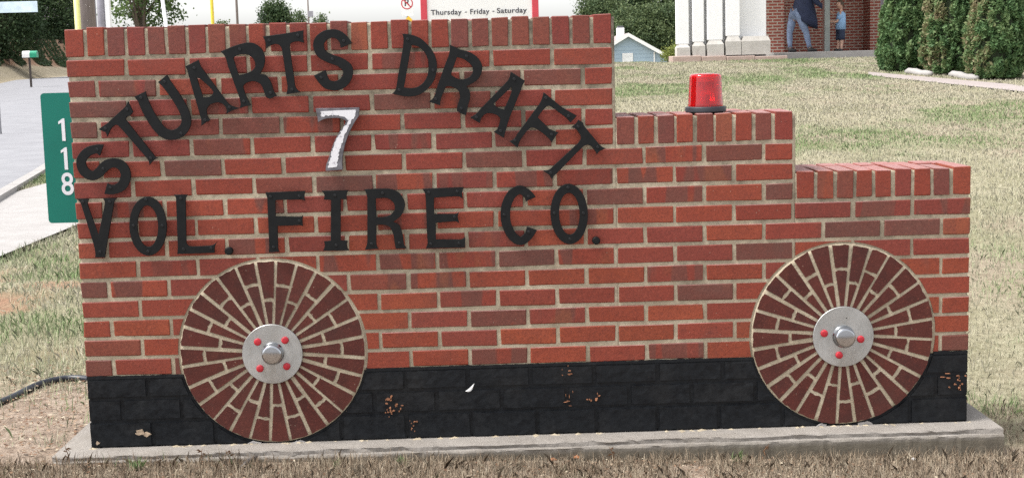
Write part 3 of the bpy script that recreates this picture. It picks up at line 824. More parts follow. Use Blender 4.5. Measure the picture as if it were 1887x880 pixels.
def plate(name, outlines, crop, y0, th, mat, bevel=.0007, jag=0.):
    ox, oy, sc = crop; cu = bpy.data.curves.new(name, 'CURVE'); cu.dimensions = '2D'; cu.fill_mode = 'BOTH'
    cu.extrude = th/2; cu.bevel_depth = bevel; cu.bevel_resolution = 0; cu.offset = -bevel
    for ol in outlines:
        sp = cu.splines.new('POLY'); pts = []
        for i, (u, v) in enumerate(ol):
            if jag: u += rnd.gauss(0, jag); v += rnd.gauss(0, jag)
            pts.append(W(ox+u/sc, oy+v/sc, y0))
        sp.points.add(len(pts)-1); sp.use_cyclic_u = True
        for i, (x, z) in enumerate(pts): sp.points[i].co = (x, z, 0, 1)
    tmp = bpy.data.objects.new(name, cu); COL.objects.link(tmp)
    dg = bpy.context.evaluated_depsgraph_get(); me = bpy.data.meshes.new_from_object(tmp.evaluated_get(dg))
    bpy.data.objects.remove(tmp); bpy.data.curves.remove(cu); me.materials.clear()
    me.transform(Matrix(((1, 0, 0, 0), (0, 0, -1, y0+th/2), (0, 1, 0, 0), (0, 0, 0, 1))))
    return me
A1 = (120, 150, 2.6667); A2 = (330, 40, 4.6303); A3 = (700, 40, 4.0); A4 = (860, 130, 4.19)
A5 = (300, 330, 5.5); A6 = (580, 180, 2.934); A7 = (100, 320, 4.0); A8 = (880, 320, 5.5)
LET = []
def L(ch, crop, outs, screws): LET.append((ch, crop, outs, screws))
L('S', A1, [stroke([(180, 338, 58), (150, 333, 44), (108, 348, 46), (78, 390, 47), (92, 440, 48), (132, 463, 46), (165, 448, 48), (200, 413, 50), (240, 400, 46), (281, 418, 48), (298, 462, 50), (280, 510, 50), (240, 531, 46), (200, 526, 54)])], [(158, 335), (187, 430), (222, 522)])
L('T', A1, [cr([(308, 97, 1), (322, 124), (334, 150, 1), (318, 170, 1), (305, 172), (297, 186, 1), (437, 362, 1), (446, 372), (460, 374, 1), (436, 386, 1), (414, 411, 1), (412, 395), (404, 380, 1), (270, 226, 1), (250, 214), (226, 232), (208, 273, 1), (199, 250, 1), (162, 236, 1), (205, 207, 1), (275, 143, 1), (298, 120)])], [(305, 138), (198, 232), (421, 377)])
L('U', A1, [stroke([(368, 62, 62), (382, 92, 50), (408, 150, 50), (448, 215, 50), (487, 254, 50), (530, 263, 50), (572, 244, 50), (595, 203, 48), (586, 150, 46), (547, 80, 46), (500, 14, 48), (478, -14, 58)])], [(373, 80), (570, 256), (488, 2)])
L('A', A2, [cr([(52, 383, 1), (166, 326, 1), (185, 382, 1), (398, 668, 1), (440, 712), (518, 738, 1), (455, 757, 1), (402, 787, 1), (404, 745), (375, 705), (330, 690), (272, 704), (243, 732), (236, 765), (246, 815), (270, 838, 1), (228, 860, 1), (188, 890, 1), (190, 850), (182, 810, 1), (72, 430, 1), (66, 405)]),
              cr([(152, 478, 1), (182, 490), (290, 592), (268, 636), (204, 646, 1)])], [(130, 397), (222, 840), (430, 732)])
L('R', A2, [cr([(352, 256, 1), (470, 208), (570, 180), (640, 186), (700, 228), (730, 295), (728, 365), (700, 430), (690, 447, 1), (740, 458), (782, 512), (808, 590), (834, 632, 1), (776, 660, 1), (742, 640), (722, 590), (700, 540), (655, 512), (605, 512), (562, 532), (548, 560), (575, 640), (614, 713, 1), (560, 724, 1), (514, 741, 1), (524, 700), (512, 640, 1), (418, 385, 1), (390, 295)]),
              cr([(463, 310, 1), (500, 285), (575, 280), (632, 316), (650, 372), (630, 412), (575, 440), (508, 456, 1)])], [(518, 237), (552, 680), (780, 608)])
L('T', A2, [cr([(714, 127, 1), (900, 102, 1), (1062, 74, 1), (1060, 130), (1066, 182, 1), (1005, 170), (955, 185), (944, 225, 1), (985, 500, 1), (995, 560), (1036, 603, 1), (975, 611, 1), (914, 621, 1), (925, 560), (916, 500, 1), (876, 228, 1), (845, 195), (790, 198), (741, 233, 1), (738, 180)])], [(770, 160), (1015, 118), (964, 580)])
L('S', A2, [stroke([(1428, 205, 106), (1400, 150, 84), (1355, 112, 76), (1310, 102, 74), (1248, 116, 80), (1197, 165, 92), (1192, 225, 92), (1222, 278, 82), (1290, 316, 78), (1370, 345, 80), (1430, 390, 88), (1442, 440, 84), (1418, 500, 84), (1370, 538, 84), (1310, 547, 80), (1250, 522, 84), (1200, 436, 112)])], [(1406, 165), (1308, 320), (1212, 478)])
L('D', A3, [cr([(165, 89, 1), (230, 97), (300, 124), (368, 188), (410, 260), (421, 335), (405, 420), (360, 488), (292, 538), (208, 553), (88, 531, 1), (116, 500), (130, 420, 1), (168, 200, 1), (174, 130)]),
              cr([(232, 172, 1), (290, 190), (332, 232), (356, 292), (356, 370), (336, 428), (292, 472), (240, 490), (178, 484, 1)])], [(205, 130), (393, 360), (143, 505)])
L('R', A3, [cr([(516, 169, 1), (590, 204), (665, 226), (722, 266), (754, 322), (748, 382), (716, 432), (668, 462), (640, 478, 1), (664, 520), (664, 570), (650, 620), (636, 691, 1), (600, 678), (567, 658, 1), (572, 615), (590, 555), (580, 512), (545, 486), (492, 478), (470, 520), (450, 570), (445, 618, 1), (360, 590, 1), (395, 560), (412, 510, 1), (490, 290, 1), (512, 230)]),
              cr([(568, 263, 1), (622, 280), (672, 320), (686, 362), (664, 404), (620, 424), (570, 420), (524, 390, 1)])], [(640, 256), (412, 570), (600, 640)])
L('A', A3, [cr([(964, 368, 1), (1071, 436, 1), (1052, 470), (1042, 500, 1), (960, 700, 1), (940, 760), (914, 857, 1), (838, 812, 1), (868, 785), (886, 720), (862, 690), (805, 674), (768, 688), (746, 718), (738, 750, 1), (664, 705, 1), (705, 682), (735, 650, 1), (938, 440, 1), (955, 410)]),
              cr([(970, 482, 1), (966, 530), (914, 646, 1), (875, 636), (838, 608, 1)])], [(990, 425), (712, 705), (890, 806)])
L('F', A4, [cr([(594, 167, 1), (636, 202, 1), (740, 285, 1), (852, 350, 1), (800, 403, 1), (770, 368), (740, 345, 1), (660, 285, 1), (628, 273), (595, 300), (548, 362, 1), (600, 410), (640, 450), (709, 478, 1), (685, 510), (657, 557, 1), (638, 530), (600, 495, 1), (545, 455), (505, 440), (470, 462, 1), (425, 520, 1), (404, 560), (396, 598, 1), (328, 545, 1), (365, 527), (390, 490, 1), (560, 260, 1), (580, 220)])], [(612, 213), (787, 352), (656, 495), (373, 540)])
L('T', A4, [cr([(862, 379, 1), (894, 400), (905, 425, 1), (1015, 558, 1), (1040, 585), (1077, 602, 1), (1030, 620), (1005, 649, 1), (992, 622), (965, 590), (940, 574), (908, 580, 1), (850, 635, 1), (690, 800, 1), (668, 820), (660, 844, 1), (640, 808, 1), (588, 772, 1), (632, 766), (660, 745, 1), (860, 560, 1), (882, 520), (868, 485), (840, 450), (804, 440, 1), (840, 412)])], [(860, 433), (1012, 592), (650, 790)])
L('V', A7, [cr([(163, 185, 1), (256, 183, 1), (246, 210), (250, 240, 1), (325, 452, 1), (370, 235, 1), (372, 205), (358, 181, 1), (462, 178, 1), (442, 205), (436, 240, 1), (388, 520, 1), (378, 580), (373, 617, 1), (300, 616, 1), (302, 580), (290, 520, 1), (205, 250, 1), (190, 210)])], [(210, 208), (408, 208), (337, 577)])
L('O', A7, [ell(691, 386, 138, 217, -2), ell(689, 386, 76, 152, -2)], [(676, 190), (583, 383), (796, 383), (692, 572)])
L('L', A5, [cr([(110, 157, 1), (252, 157, 1), (236, 182), (232, 215, 1), (238, 630, 1), (254, 668), (300, 680), (480, 672), (525, 655), (551, 628, 1), (526, 690), (525, 746, 1), (146, 757, 1), (152, 700, 1), (134, 215, 1), (130, 182)])], [(182, 195), (210, 710), (490, 700)])
L('.', A5, [ell(668, 728, 43, 40)], [(668, 728)])
L('F', A5, [cr([(1040, 135, 1), (1446, 119, 1), (1435, 165), (1441, 219, 1), (1415, 208), (1390, 206, 1), (1150, 212, 1), (1142, 222), (1141, 240, 1), (1144, 376, 1), (1380, 380, 1), (1404, 376), (1420, 364, 1), (1416, 420), (1420, 476, 1), (1400, 468), (1375, 466, 1), (1164, 474, 1), (1168, 690, 1), (1172, 715), (1184, 736, 1), (1074, 741, 1), (1078, 690, 1), (1058, 190, 1)])], [(1092, 177), (1384, 175), (1384, 425), (1122, 690)])
L('I', A6, [cr([(37, 503, 1), (183, 500, 1), (172, 525), (174, 550, 1), (140, 548, 1), (140, 770, 1), (178, 773, 1), (174, 800), (186, 825, 1), (45, 826, 1), (54, 800), (50, 776, 1), (86, 772, 1), (88, 552, 1), (48, 550, 1), (52, 525)])], [(110, 528), (116, 797)])
L('R', A6, [cr([(267, 495, 1), (400, 492), (452, 510), (482, 552), (486, 592), (470, 632), (440, 660), (424, 672, 1), (458, 690), (476, 745), (482, 790), (497, 813, 1), (438, 816, 1), (432, 785), (424, 735), (402, 697), (365, 686), (333, 690, 1), (333, 770, 1), (336, 800), (347, 816, 1), (271, 821, 1), (282, 790), (284, 760, 1), (284, 550, 1), (280, 520)]),
              cr([(330, 545, 1), (390, 543), (422, 563), (433, 595), (418, 625), (385, 642), (334, 645, 1)])], [(367, 516), (308, 790), (458, 785)])
L('E', A6, [cr([(582, 492, 1), (806, 483, 1), (797, 515), (801, 546, 1), (782, 535), (755, 533, 1), (645, 540, 1), (645, 628, 1), (755, 628, 1), (770, 624), (781, 616, 1), (774, 645), (783, 679, 1), (768, 670), (750, 668, 1), (655, 676, 1), (655, 765, 1), (785, 766, 1), (800, 762), (813, 752, 1), (813, 809, 1), (601, 814, 1), (610, 785), (608, 760, 1), (600, 550, 1), (596, 518)])], [(617, 512), (770, 507), (755, 645), (628, 790), (780, 787)])
L('C', A8, [stroke([(540, 258, 112), (505, 205, 92), (430, 163, 88), (348, 208, 94), (296, 310, 98), (282, 418, 98), (300, 530, 96), (360, 638, 92), (440, 680, 86), (512, 630, 88), (552, 553, 108)])], [(518, 232), (270, 417), (520, 590)])
L('O', A8, [ell(929, 408, 190, 306, -2), ell(931, 405, 104, 211, -2)], [(917, 140), (778, 400), (1074, 400), (938, 665)])
L('.', A8, [ell(1203, 678, 41, 40)], [(1203, 678)])
names = {'.': 'full stop'}
words_ = ['first letter of STUARTS', 'second letter of STUARTS', 'third letter of STUARTS', 'fourth letter of STUARTS', 'fifth letter of STUARTS', 'sixth letter of STUARTS', 'last letter of STUARTS',
          'first letter of DRAFT', 'second letter of DRAFT', 'third letter of DRAFT', 'fourth letter of DRAFT', 'last letter of DRAFT',
          'first letter of VOL', 'middle letter of VOL', 'last letter of VOL', 'after VOL', 'first letter of FIRE', 'second letter of FIRE', 'third letter of FIRE', 'last letter of FIRE',
          'first letter of CO', 'last letter of CO', 'after CO']
sc_me = smooth_me = None
for (ch, crop, outs, screws), wd in zip(LET, words_):
    dot = ch == '.'
    me = plate('letter', outs, crop, -.024 if not dot else -.020, .0065 if not dot else .012, M_LETTER, .0008 if not dot else .003)
    o = link('letter' if not dot else 'full_stop', me, wall, None, M_LETTER)
    o['label'] = ('black metal letter %s, %s' % (ch, wd)) if not dot else 'small round black metal full stop ' + wd
    for u, v in screws:
        x, z = W(crop[0]+u/crop[2], crop[1]+v/crop[2], -.0245)
        yf = -.0243 if not dot else -.0205
        mb = MB().lathe([(.0060, -.0005), (.0060, .0012), (.0052, .0022), (.0030, .0026), (.0026, .0014), (.0008, .0012)], (x, yf, z), 14, 'y')
        mb.lathe([(.0035, -.024), (.0035, -.006)], (x, yf, z), 8, 'y')
        smooth_by_angle(mb.build('screw', M_SCREW, o), 40)
# the numeral 7
me = plate('numeral', [cr([(4, 58, 1), (120, 57, 1), (240, 53, 1), (237, 100, 1), (205, 150), (175, 215), (155, 285), (148, 345), (150, 389, 1), (100, 394, 1), (60, 396, 1), (62, 365), (76, 325), (95, 265), (122, 205), (158, 150), (168, 128), (140, 112), (95, 110), (50, 116), (18, 134, 1), (14, 100)])], A6, -.030, .022, M_NUMEDGE)
num = link('numeral', me, wall, None, M_NUMEDGE); num['label'] = 'numeral 7 with flaking white paint and a grey edge'
me = plate('painted_face', [cr([(32, 73, 1), (120, 73, 1), (222, 68, 1), (214, 98), (186, 150), (158, 215), (138, 275), (126, 325), (122, 373, 1), (96, 375, 1), (73, 377, 1), (80, 340), (95, 280), (118, 225), (150, 172), (182, 125), (165, 106), (120, 95), (75, 98), (36, 104, 1), (34, 88)], True, 8)], A6, -.0312, .0014, M_WHITEP, 0, 2.7)
link('painted_face', me, num, None, M_WHITEP)

# ------------------------------------------------------------------ red beacon on the middle step
zb2 = jz(5)+ROW+.001; bx, by = 2.150, .105
bc = thing('beacon_light', 'red dome warning beacon with black rubber base on the middle brick step', 'beacon', (bx, by, zb2))
M_RUB = simple('black_rubber', (.018, .020, .026), .55, 0, .3, 30, .15, 90)
smooth_by_angle(MB().lathe([(.064, .0), (.0685, .001), (.0700, .003), (.0700, .015), (.0690, .0175), (.0665, .0195), (.060, .020)], (bx, by, zb2), 64).build('base', M_RUB, bc), 35)
m = NM('red_lens'); m.set(color=(.80, .004, .012), rough=.10, trans=.80, ior=1.42, spec=.45)
m.b.inputs['Coat Weight'].default_value = .25; m.b.inputs['Coat Roughness'].default_value = .03; M_LENS = m.m
n = 96; V = []; F = []
out = [(.0600, .0185), (.0604, .024), (.0595, .028), (.0545, .121)]
for t in range(1, 8): a = t/7*math.pi/2; out.append((.0545-.012*(1-math.cos(a)), .121+.010*math.sin(a)))
out += [(.030, .1325), (.008, .1335)]
inn = [(.004, .1305), (.030, .1295), (.0415, .1270), (.0500, .119), (.0560, .028), (.0575, .0185)]
for j_, (r0, h) in enumerate(out+inn):
    for k in range(n):
        a = 2*math.pi*k/n; q = r0
        if j_ > len(out)+2: q = r0 - .0016*(k % 4 in (0, 1))           # moulded ribs inside the lens
        V.append((bx+q*math.cos(a), by+q*math.sin(a), zb2+h))
tot = len(out)+len(inn)
for i in range(tot-1):
    for k in range(n): a, b = i*n+k, i*n+(k+1) % n; F.append((a, b, b+n, a+n))
for k in range(n): F.append(((tot-1)*n+k, (tot-1)*n+(k+1) % n, (k+1) % n, k))
mb = MB(); mb.v = V; mb.f = F; smooth_by_angle(mb.build('lens', M_LENS, bc), 35)
M_REFL = simple('beacon_reflector', (.55, .55, .56), .25, .9)
MB().lathe([(.046, .0195), (.046, .024), (.030, .026)], (bx, by, zb2), 32).build('lamp_tray', M_RUB, bc)
MB().lathe([(.008, .026), (.008, .05), (.006, .062)], (bx+.001, by-.02, zb2), 16).build('bulb_holder', M_RUB, bc)
mb = MB(); V = []
for i in range(9):
    for k in range(9):
        u, v = (i-4)/4, (k-4)/4; V.append((bx+u*.03, by+.012+.016*(u*u+v*v)*-.8+.016, zb2+.070+v*.032))
mb.v = V; mb.f = [(i*9+k, i*9+k+1, (i+1)*9+k+1, (i+1)*9+k) for i in range(8) for k in range(8)]
smooth_by_angle(mb.build('reflector', M_REFL, bc), 60)

# ------------------------------------------------------------------ small things near the wall
m = NM('sign_green'); co = m.coords('Object'); n_ = m.noise(co, 4, 4)
m.set(color=m.ramp(n_, [(.3, (.003, .140, .105)), (.7, (.004, .165, .122))]), rough=.4, spec=.3); M_SGREEN = m.m
M_SWHITE = simple('sign_white', (.72, .72, .76), .5, 0, .06)
M_GALV = simple('galvanised_steel', (.42, .42, .44), .45, .7, .15, 10)
def text_mesh(s, size, depth, font_scale=(1, 1), spacing=1.0, bold=.0):
    cu = bpy.data.curves.new('digit', 'FONT'); cu.body = s; cu.size = size; cu.extrude = depth/2; cu.offset = bold
    cu.align_x = 'CENTER'; cu.align_y = 'CENTER'; cu.space_character = spacing
    tmp = bpy.data.objects.new('digit', cu); COL.objects.link(tmp); dg = bpy.context.evaluated_depsgraph_get()
    me = bpy.data.meshes.new_from_object(tmp.evaluated_get(dg)); bpy.data.objects.remove(tmp); bpy.data.curves.remove(cu)
    me.transform(Matrix(((font_scale[0], 0, 0, 0), (0, 0, -1, 0), (0, font_scale[1], 0, 0), (0, 0, 0, 1)))); return me
def rrect(x0, x1, z0, z1, r, n=5):
    pts = []
    for cx, cz, a0 in ((x1-r, z1-r, 0), (x0+r, z1-r, 90), (x0+r, z0+r, 180), (x1-r, z0+r, 270)):
        pts += [(cx+r*math.cos(R(a0+90*i/n)), cz+r*math.sin(R(a0+90*i/n))) for i in range(n+1)]
    return pts
sy = .70
sg = thing('address_sign', 'green vertical house number sign reading 118 at the left end of the brick wall', 'address sign', (-.105, sy, float(terrain(-.1, sy))))
MB().prism(rrect(-.310, -.098, .462, .962, .014), sy, sy+.003).build('panel', M_SGREEN, sg)
for ch, px, py, h in (('1', 116.5, 239, 42), ('1', 121, 292, 42), ('8', 124.5, 341, 41)):
    if ch == '1': me = MB().prism([(-.006, -.043), (.007, -.043), (.007, .043), (.0, .043), (-.017, .031), (-.017, .021), (-.006, .027)], -.0006, .0006).mesh('digit')
    else: me = text_mesh(ch, .118, .0012, (.86, 1.02), 1, .0012)
    x, z = W(px, py, sy-.001); link('digit', me, sg, (x, sy-.0007, z), M_SWHITE)
MB().box(-.100, -.062, sy-.004, sy+.034, float(terrain(-.08, sy))-.2, 1.0, .004).build('post', M_GALV, sg)
for zc in (.52, .90): MB().lathe([(.006, 0), (.006, .003), (.003, .004)], (-.12, sy, zc), 10, 'y').build('bolt', M_GALV, sg)

# black corrugated drain pipe on the ground at the left
hp = [W(*p) for p in ()]
pts = [ground_pt(px, py) for px, py in ((-30, 758), (20, 738), (52, 722), (75, 712), (100, 705), (130, 701), (165, 703), (190, 712))]
pp = cr([(p[0], p[1]) for p in pts], False, 26); P3 = []; RR = []
for i, (x, y) in enumerate(pp): P3.append((x, y, float(terrain(x, y))+.012)); RR.append(.0125+.002*(i % 2))
mb = MB().tube(P3, RR, 14); o = mb.build('drain_hose', simple('black_corrugated_plastic', (.022, .024, .032), .4, 0, .3), None, True)
tag(o, 'black corrugated drain hose lying in the grass left of the brick wall', 'hose')
# feather caught on the black bricks
cx, cz = W(865, 713, -.012); mb = MB(); V = []
for i in range(9):
    t = i/8; wd = .0055*math.sin(math.pi*min(1, t*1.02+.03))**.7
    bx_, bz_ = cx-.013+.030*t, cz-.013+.026*t-.010*math.sin(math.pi*t)*.7
    for sgn in (-1, 0, 1): V.append((bx_-sgn*wd*.6, -.012-.004*math.sin(math.pi*t)-(.0012 if sgn == 0 else 0), bz_+sgn*wd*.8))
mb.v = V; mb.f = [(i*3+k, i*3+k+1, i*3+k+4, i*3+k+3) for i in range(8) for k in range(2)]
mb.tube([V[i*3+1] for i in range(9)], .0008, 6)
tag(mb.build('feather', simple('white_feather', (.75, .75, .74), .8), None, True), 'small curved white feather stuck to the black painted bricks', 'feather')
# litter and sticks at the foot of the slab
def bit(name, px, py, size, mat, label, cat, n=7, hgt=.4):
    p = ground_pt(px, py); z = float(terrain(p[0], p[1])); mb = MB()
    V = [(p[0]+math.cos(a)*size*rnd.uniform(.6, 1.2), p[1]+math.sin(a)*size*rnd.uniform(.5, 1), z+.012+size*hgt*rnd.uniform(0, 1)) for a in np.linspace(0, 2*math.pi, n+1)[:-1]]
    V.append((p[0], p[1], z+.014+size*.6)); mb.v = V; mb.f = [(i, (i+1) % n, n) for i in range(n)]
    mb.v += [(x, y, zz-.002) for x, y, zz in V]; mb.f += [(n+1+(i+1) % n, n+1+i, 2*n+1) for i in range(n)]
    tag(mb.build(name, mat, None), label, cat)
bit('paper_scrap', 1683, 852, .009, simple('white_litter', (.78, .80, .82), .4), 'crumpled scrap of white paper in straw before the right wheel', 'litter')
M_LEAF = simple('dead_orange_leaf', (.36, .14, .055), .8, 0, .4, 40)
bit('dead_leaf', 1019, 853, .013, M_LEAF, 'dry orange brown leaf at the foot of the slab, left of another', 'leaf', 6, .15)
bit('dead_leaf', 1063, 848, .012, M_LEAF, 'dry orange brown leaf at the foot of the slab, right of another', 'leaf', 6, .15)
p0, p1 = ground_pt(446, 866), ground_pt(474, 850)
mb = MB().tube([(p0[0], p0[1], p0[2]+.012), ((p0[0]+p1[0])/2, (p0[1]+p1[1])/2, p0[2]+.020), (p1[0], p1[1], p1[2]+.018)], [.006, .009, .006], 8)
tag(mb.build('bark_chunk', simple('weathered_bark', (.10, .09, .085), .9, 0, .5, 60, .6), None, True), 'short weathered grey stick lying in the straw before the left wheel', 'stick')

# ------------------------------------------------------------------ poles, signs and banner behind the wall
def pole(name, px, D, rad, top_px, label, cat, mat, lean=(0, 0), group=None, build=None):
    b = P(px, 90, D); x, y = float(b[0]), float(b[1]); z0 = float(terrain(x, y))
    zt = float(P(px, top_px, D)[2])
    t = thing(name, label, cat, (x, y, z0), group)
    return t, x, y, z0, zt
M_YEL = simple('yellow_paint', (.62, .60, .22), .5, 0, .08)
M_WOOD = NM('weathered_pole_wood'); co = M_WOOD.coords('Object'); nn = M_WOOD.noise(co, 5, 5, .7, 0, (14, 14, .8))
M_WOOD.set(color=M_WOOD.ramp(nn, [(.3, (.13, .105, .095)), (.7, (.26, .215, .20))]), rough=.9); M_WOOD.bump(nn, .6, .01); M_WOOD = M_WOOD.m
M_GREYM = simple('grey_metal_pole', (.30, .29, .33), .5, .3)
M_WHITE = simple('white_paint', (.80, .80, .80), .5, 0, .05)
M_RED = simple('red_paint', (.52, .045, .065), .5, 0, .1)
t, x, y, z0, zt = pole('bollard_pole', 146.5, 19, .04, -30, 'pale yellow steel pole beside the wooden utility pole', 'pole', M_YEL)
MB().tube([(x, y, z0-.3), (x, y, zt)], .040, 16).build('shaft', M_YEL, t, True)
MB().lathe([(.041, 0), (.035, .02), (.012, .034)], (x, y, zt), 16).build('cap', M_YEL, t, True)
MB().lathe([(.055, -.05), (.055, .03), (.045, .04)], (x, y, z0), 16).build('base_collar', M_YEL, t, True)
def utility(px, D, rad, ztop, label, arms=True):
    b = P(px, 90, D); x, y = float(b[0]), float(b[1]); z0 = float(terrain(x, y))
    t = thing('utility_pole', label, 'utility pole', (x, y, z0), 'utility poles along the road')
    MB().tube([(x, y, z0-.5), (x, y, z0+ztop*.5), (x, y, z0+ztop)], [rad, rad*.9, rad*.72], 18).build('shaft', M_WOOD, t, True)
    if arms:
        MB().box(x-1.1, x+1.1, y-rad*1.3, y-rad*.7, z0+ztop-.9, z0+ztop-.76, .01).build('crossarm', M_WOOD, t)
        for dx in (-1, -.55, .55, 1):
            MB().lathe([(.03, 0), (.05, .03), (.03, .06), (.045, .09), (.02, .12)], (x+dx, y-rad, z0+ztop-.76), 10).build('insulator', M_GREYM, t, True)
    return t, x, y, z0
utility(166, 27.5, .150, 9.0, 'thick brown wooden utility pole between yellow pole and grey metal pole')
t, x, y, z0, zt = pole('metal_pole', 191, 25, .075, -60, 'smooth grey metal pole right of the thick wooden utility pole', 'pole', M_GREYM)
MB().tube([(x, y, z0-.3), (x, y, zt+2)], [.078, .07], 18).build('shaft', M_GREYM, t, True)
MB().box(x-.16, x+.16, y-.16, y+.16, z0-.1, z0+.03, .01).build('base_plate', M_GREYM, t)
MB().box(x+.075, x+.16, y-.05, y+.05, z0+.2, zt+1.0, .006).build('conduit_box', M_WHITE, t)
a, b = P(308, 60, 22), P(288, -80, 22); z_ = float(terrain(a[0], a[1])); d = (b-a)/np.linalg.norm(b-a)
foot = a - d*((a[2]-z_)/d[2]); 
t = thing('guy_marker_pole', 'leaning thin white pole in front of the leafy tree', 'pole', tuple(map(float, foot)))
MB().tube([foot-d*.2, b], .028, 12).build('shaft', M_WHITE, t, True)
MB().lathe([(.03, 0), (.03, .03), (.012, .045)], tuple(map(float, b)), 12).build('cap', M_WHITE, t, True)
b = P(393, 60, 30); z_ = float(terrain(b[0], b[1]))
t = thing('guy_wire_guard', 'thin yellow plastic guard on a cable, standing between two trees', 'wire guard', (float(b[0]), float(b[1]), z_))
mb = MB(); zt = float(P(393, -30, 30)[2]); zz = np.arange(z_-.1, zt, .045)
mb.tube([(b[0], b[1], q) for q in zz], [.033+.004*(i % 2) for i in range(len(zz))], 12).build('sleeve', simple('bright_yellow_plastic', (.80, .62, .06), .4), t, True)
MB().tube([(b[0], b[1], zt), (b[0], b[1], zt+4)], .006, 6).build('cable', M_GREYM, t)
utility(440, 85, .082, 8.5, 'distant slim purple grey utility pole, plain, left of the round dark tree')
t, x, y, z0 = utility(571, 120, .078, 8.0, 'most distant thin utility pole with a bracket, right of the round dark tree')
zq = float(P(571, 32, 120)[2])
MB().box(x-.02, x+.42, y-.12, y-.06, zq, zq+.5, .01).build('bracket_box', M_GREYM, t)

# no parking sign with yellow diamond below
D = 36; b = P(750, 8, D); x, y, zc = map(float, b); z0 = float(terrain(x, y)); s = FPX/D
t = thing('no_parking_sign', 'white no parking sign with crossed red ring above a small yellow diamond', 'road sign', (x, y, z0))
MB().box(x-.025, x+.025, y+.02, y+.06, z0-.3, zc+.45, .004).build('post', M_GALV, t)
MB().prism(rrect(x-.155, x+.155, zc-.30, zc+.42, .02), y, y+.004).build('panel', M_WHITE, t)
def ring(cx, cz, r0, r1, n=40):
    V = [(cx+q*math.cos(2*math.pi*k/n), yy, cz+q*math.sin(2*math.pi*k/n)) for yy in (y-.003, y-.0005) for q in (r0, r1) for k in range(n)]
    F = []
    for k in range(n):
        k2 = (k+1) % n; F += [(k, k2, n+k2, n+k), (2*n+k, 3*n+k, 3*n+k2, 2*n+k2), (n+k, n+k2, 3*n+k2, 3*n+k), (k, 2*n+k, 2*n+k2, k2)]
    mb = MB(); mb.v = V; mb.f = F; return mb
rr = ring(x, zc+.02, .125, .152)
c45 = math.cos(R(45)); q = .135
rr.prism([(x-q*c45-.010, zc+.02+q*c45-.010), (x+q*c45-.010, zc+.02-q*c45-.010), (x+q*c45+.010, zc+.02-q*c45+.010), (x-q*c45+.010, zc+.02+q*c45+.010)], y-.0045, y-.001)
rr.build('prohibition_ring', M_RED, t)
link('letter', text_mesh('R', .25, .002, (1, 1), 1, .004), t, (x, y-.0015, zc+.03), simple('sign_black', (.02, .02, .022), .5))
zd = float(P(750, 41, D)[2]); dq = .155
MB().prism([(x+.03, zd-dq), (x+.03+dq, zd), (x+.03, zd+dq), (x+.03-dq, zd)], y-.006, y-.004).build('diamond_panel', simple('sign_yellow', (.80, .50, .04), .5), t)

# banner of opening days
D = 27; a, b = P(782, 40, D), P(987, 36, D)
dx = b-a; wdt = float(np.linalg.norm(dx[:2])); ang = math.atan2(dx[1], dx[0])
gz = float(terrain(a[0], a[1])); zt = float(P(880, -42, D)[2]); zbm = float(P(880, 92, D)[2])
bn = thing('banner_sign', 'white banner with dark lettering Thursday - Friday - Saturday between two red posts', 'banner', (float(a[0]), float(a[1]), gz))
mx, my = (a[0]+b[0])/2, (a[1]+b[1])/2
yb = float(my)
x0, x1 = float(a[0]), float(b[0])
for xx in (x0, x1): MB().box(xx-.062, xx+.062, yb-.03, yb+.03, gz-.4, zt+.05, .006).build('post', M_RED, bn)
V = []; F = []; nn = 24
for i in range(nn+1):
    u = i/nn; xx = x0+.064+(x1-x0-.128)*u
    for k in range(7): V.append((xx, yb-.012+.012*math.sin(u*9+k)*math.sin(math.pi*u), zbm+(zt-zbm)*k/6))
mb = MB(); mb.v = V; mb.f = [(i*7+k, (i+1)*7+k, (i+1)*7+k+1, i*7+k+1) for i in range(nn) for k in range(6)]
mb.build('banner_cloth', leaf_mat('white_vinyl', [(0, (.86, .86, .86)), (1, (.86, .86, .86))], .6, .45), bn, True)
M_INK = simple('dark_banner_ink', (.03, .03, .045), .6)
def fit_text(s, pxa, pxb, py, hpx, yoff, D, mat, parent, name='lettering'):
    me = text_mesh(s, 1, .002, (1, 1), 1.06, .022); xs_ = [v.co.x for v in me.vertices]
    wa, wb = P(pxa, py, D), P(pxb, py, D); wd = float(wb[0]-wa[0]); k = wd/(max(xs_)-min(xs_))
    me.transform(Matrix.Diagonal((k, 1, hpx/FPX*D/.73, 1)))
    xs_ = [v.co.x for v in me.vertices]; me.transform(Matrix.Translation((-(max(xs_)+min(xs_))/2, 0, 0)))
    c = P((pxa+pxb)/2, py, D); return link(name, me, parent, (float(c[0]), yoff, float(c[2])), mat)
for s_, pa, pb, py in (('Thursday', 794, 851, 23.5), ('-', 857, 860.5, 23), ('Friday', 866.5, 902, 22), ('-', 907.5, 911, 21.5), ('Saturday', 915.5, 971, 20)):
    if s_ == '-':
        c = P((pa+pb)/2, py, D); MB().box(float(c[0])-.02, float(c[0])+.02, yb-.030, yb-.027, float(c[2])-.008, float(c[2])+.010).build('dash', M_INK, bn)
    else:
        fit_text(s_, pa, pb, py, 9.6, yb-.028, D, M_INK, bn)
c = P(864, 44, D); y = yb-.027
q = ring(float(c[0]), float(c[2])-.06, .115, .14).build('red_emblem_ring', M_RED, bn)

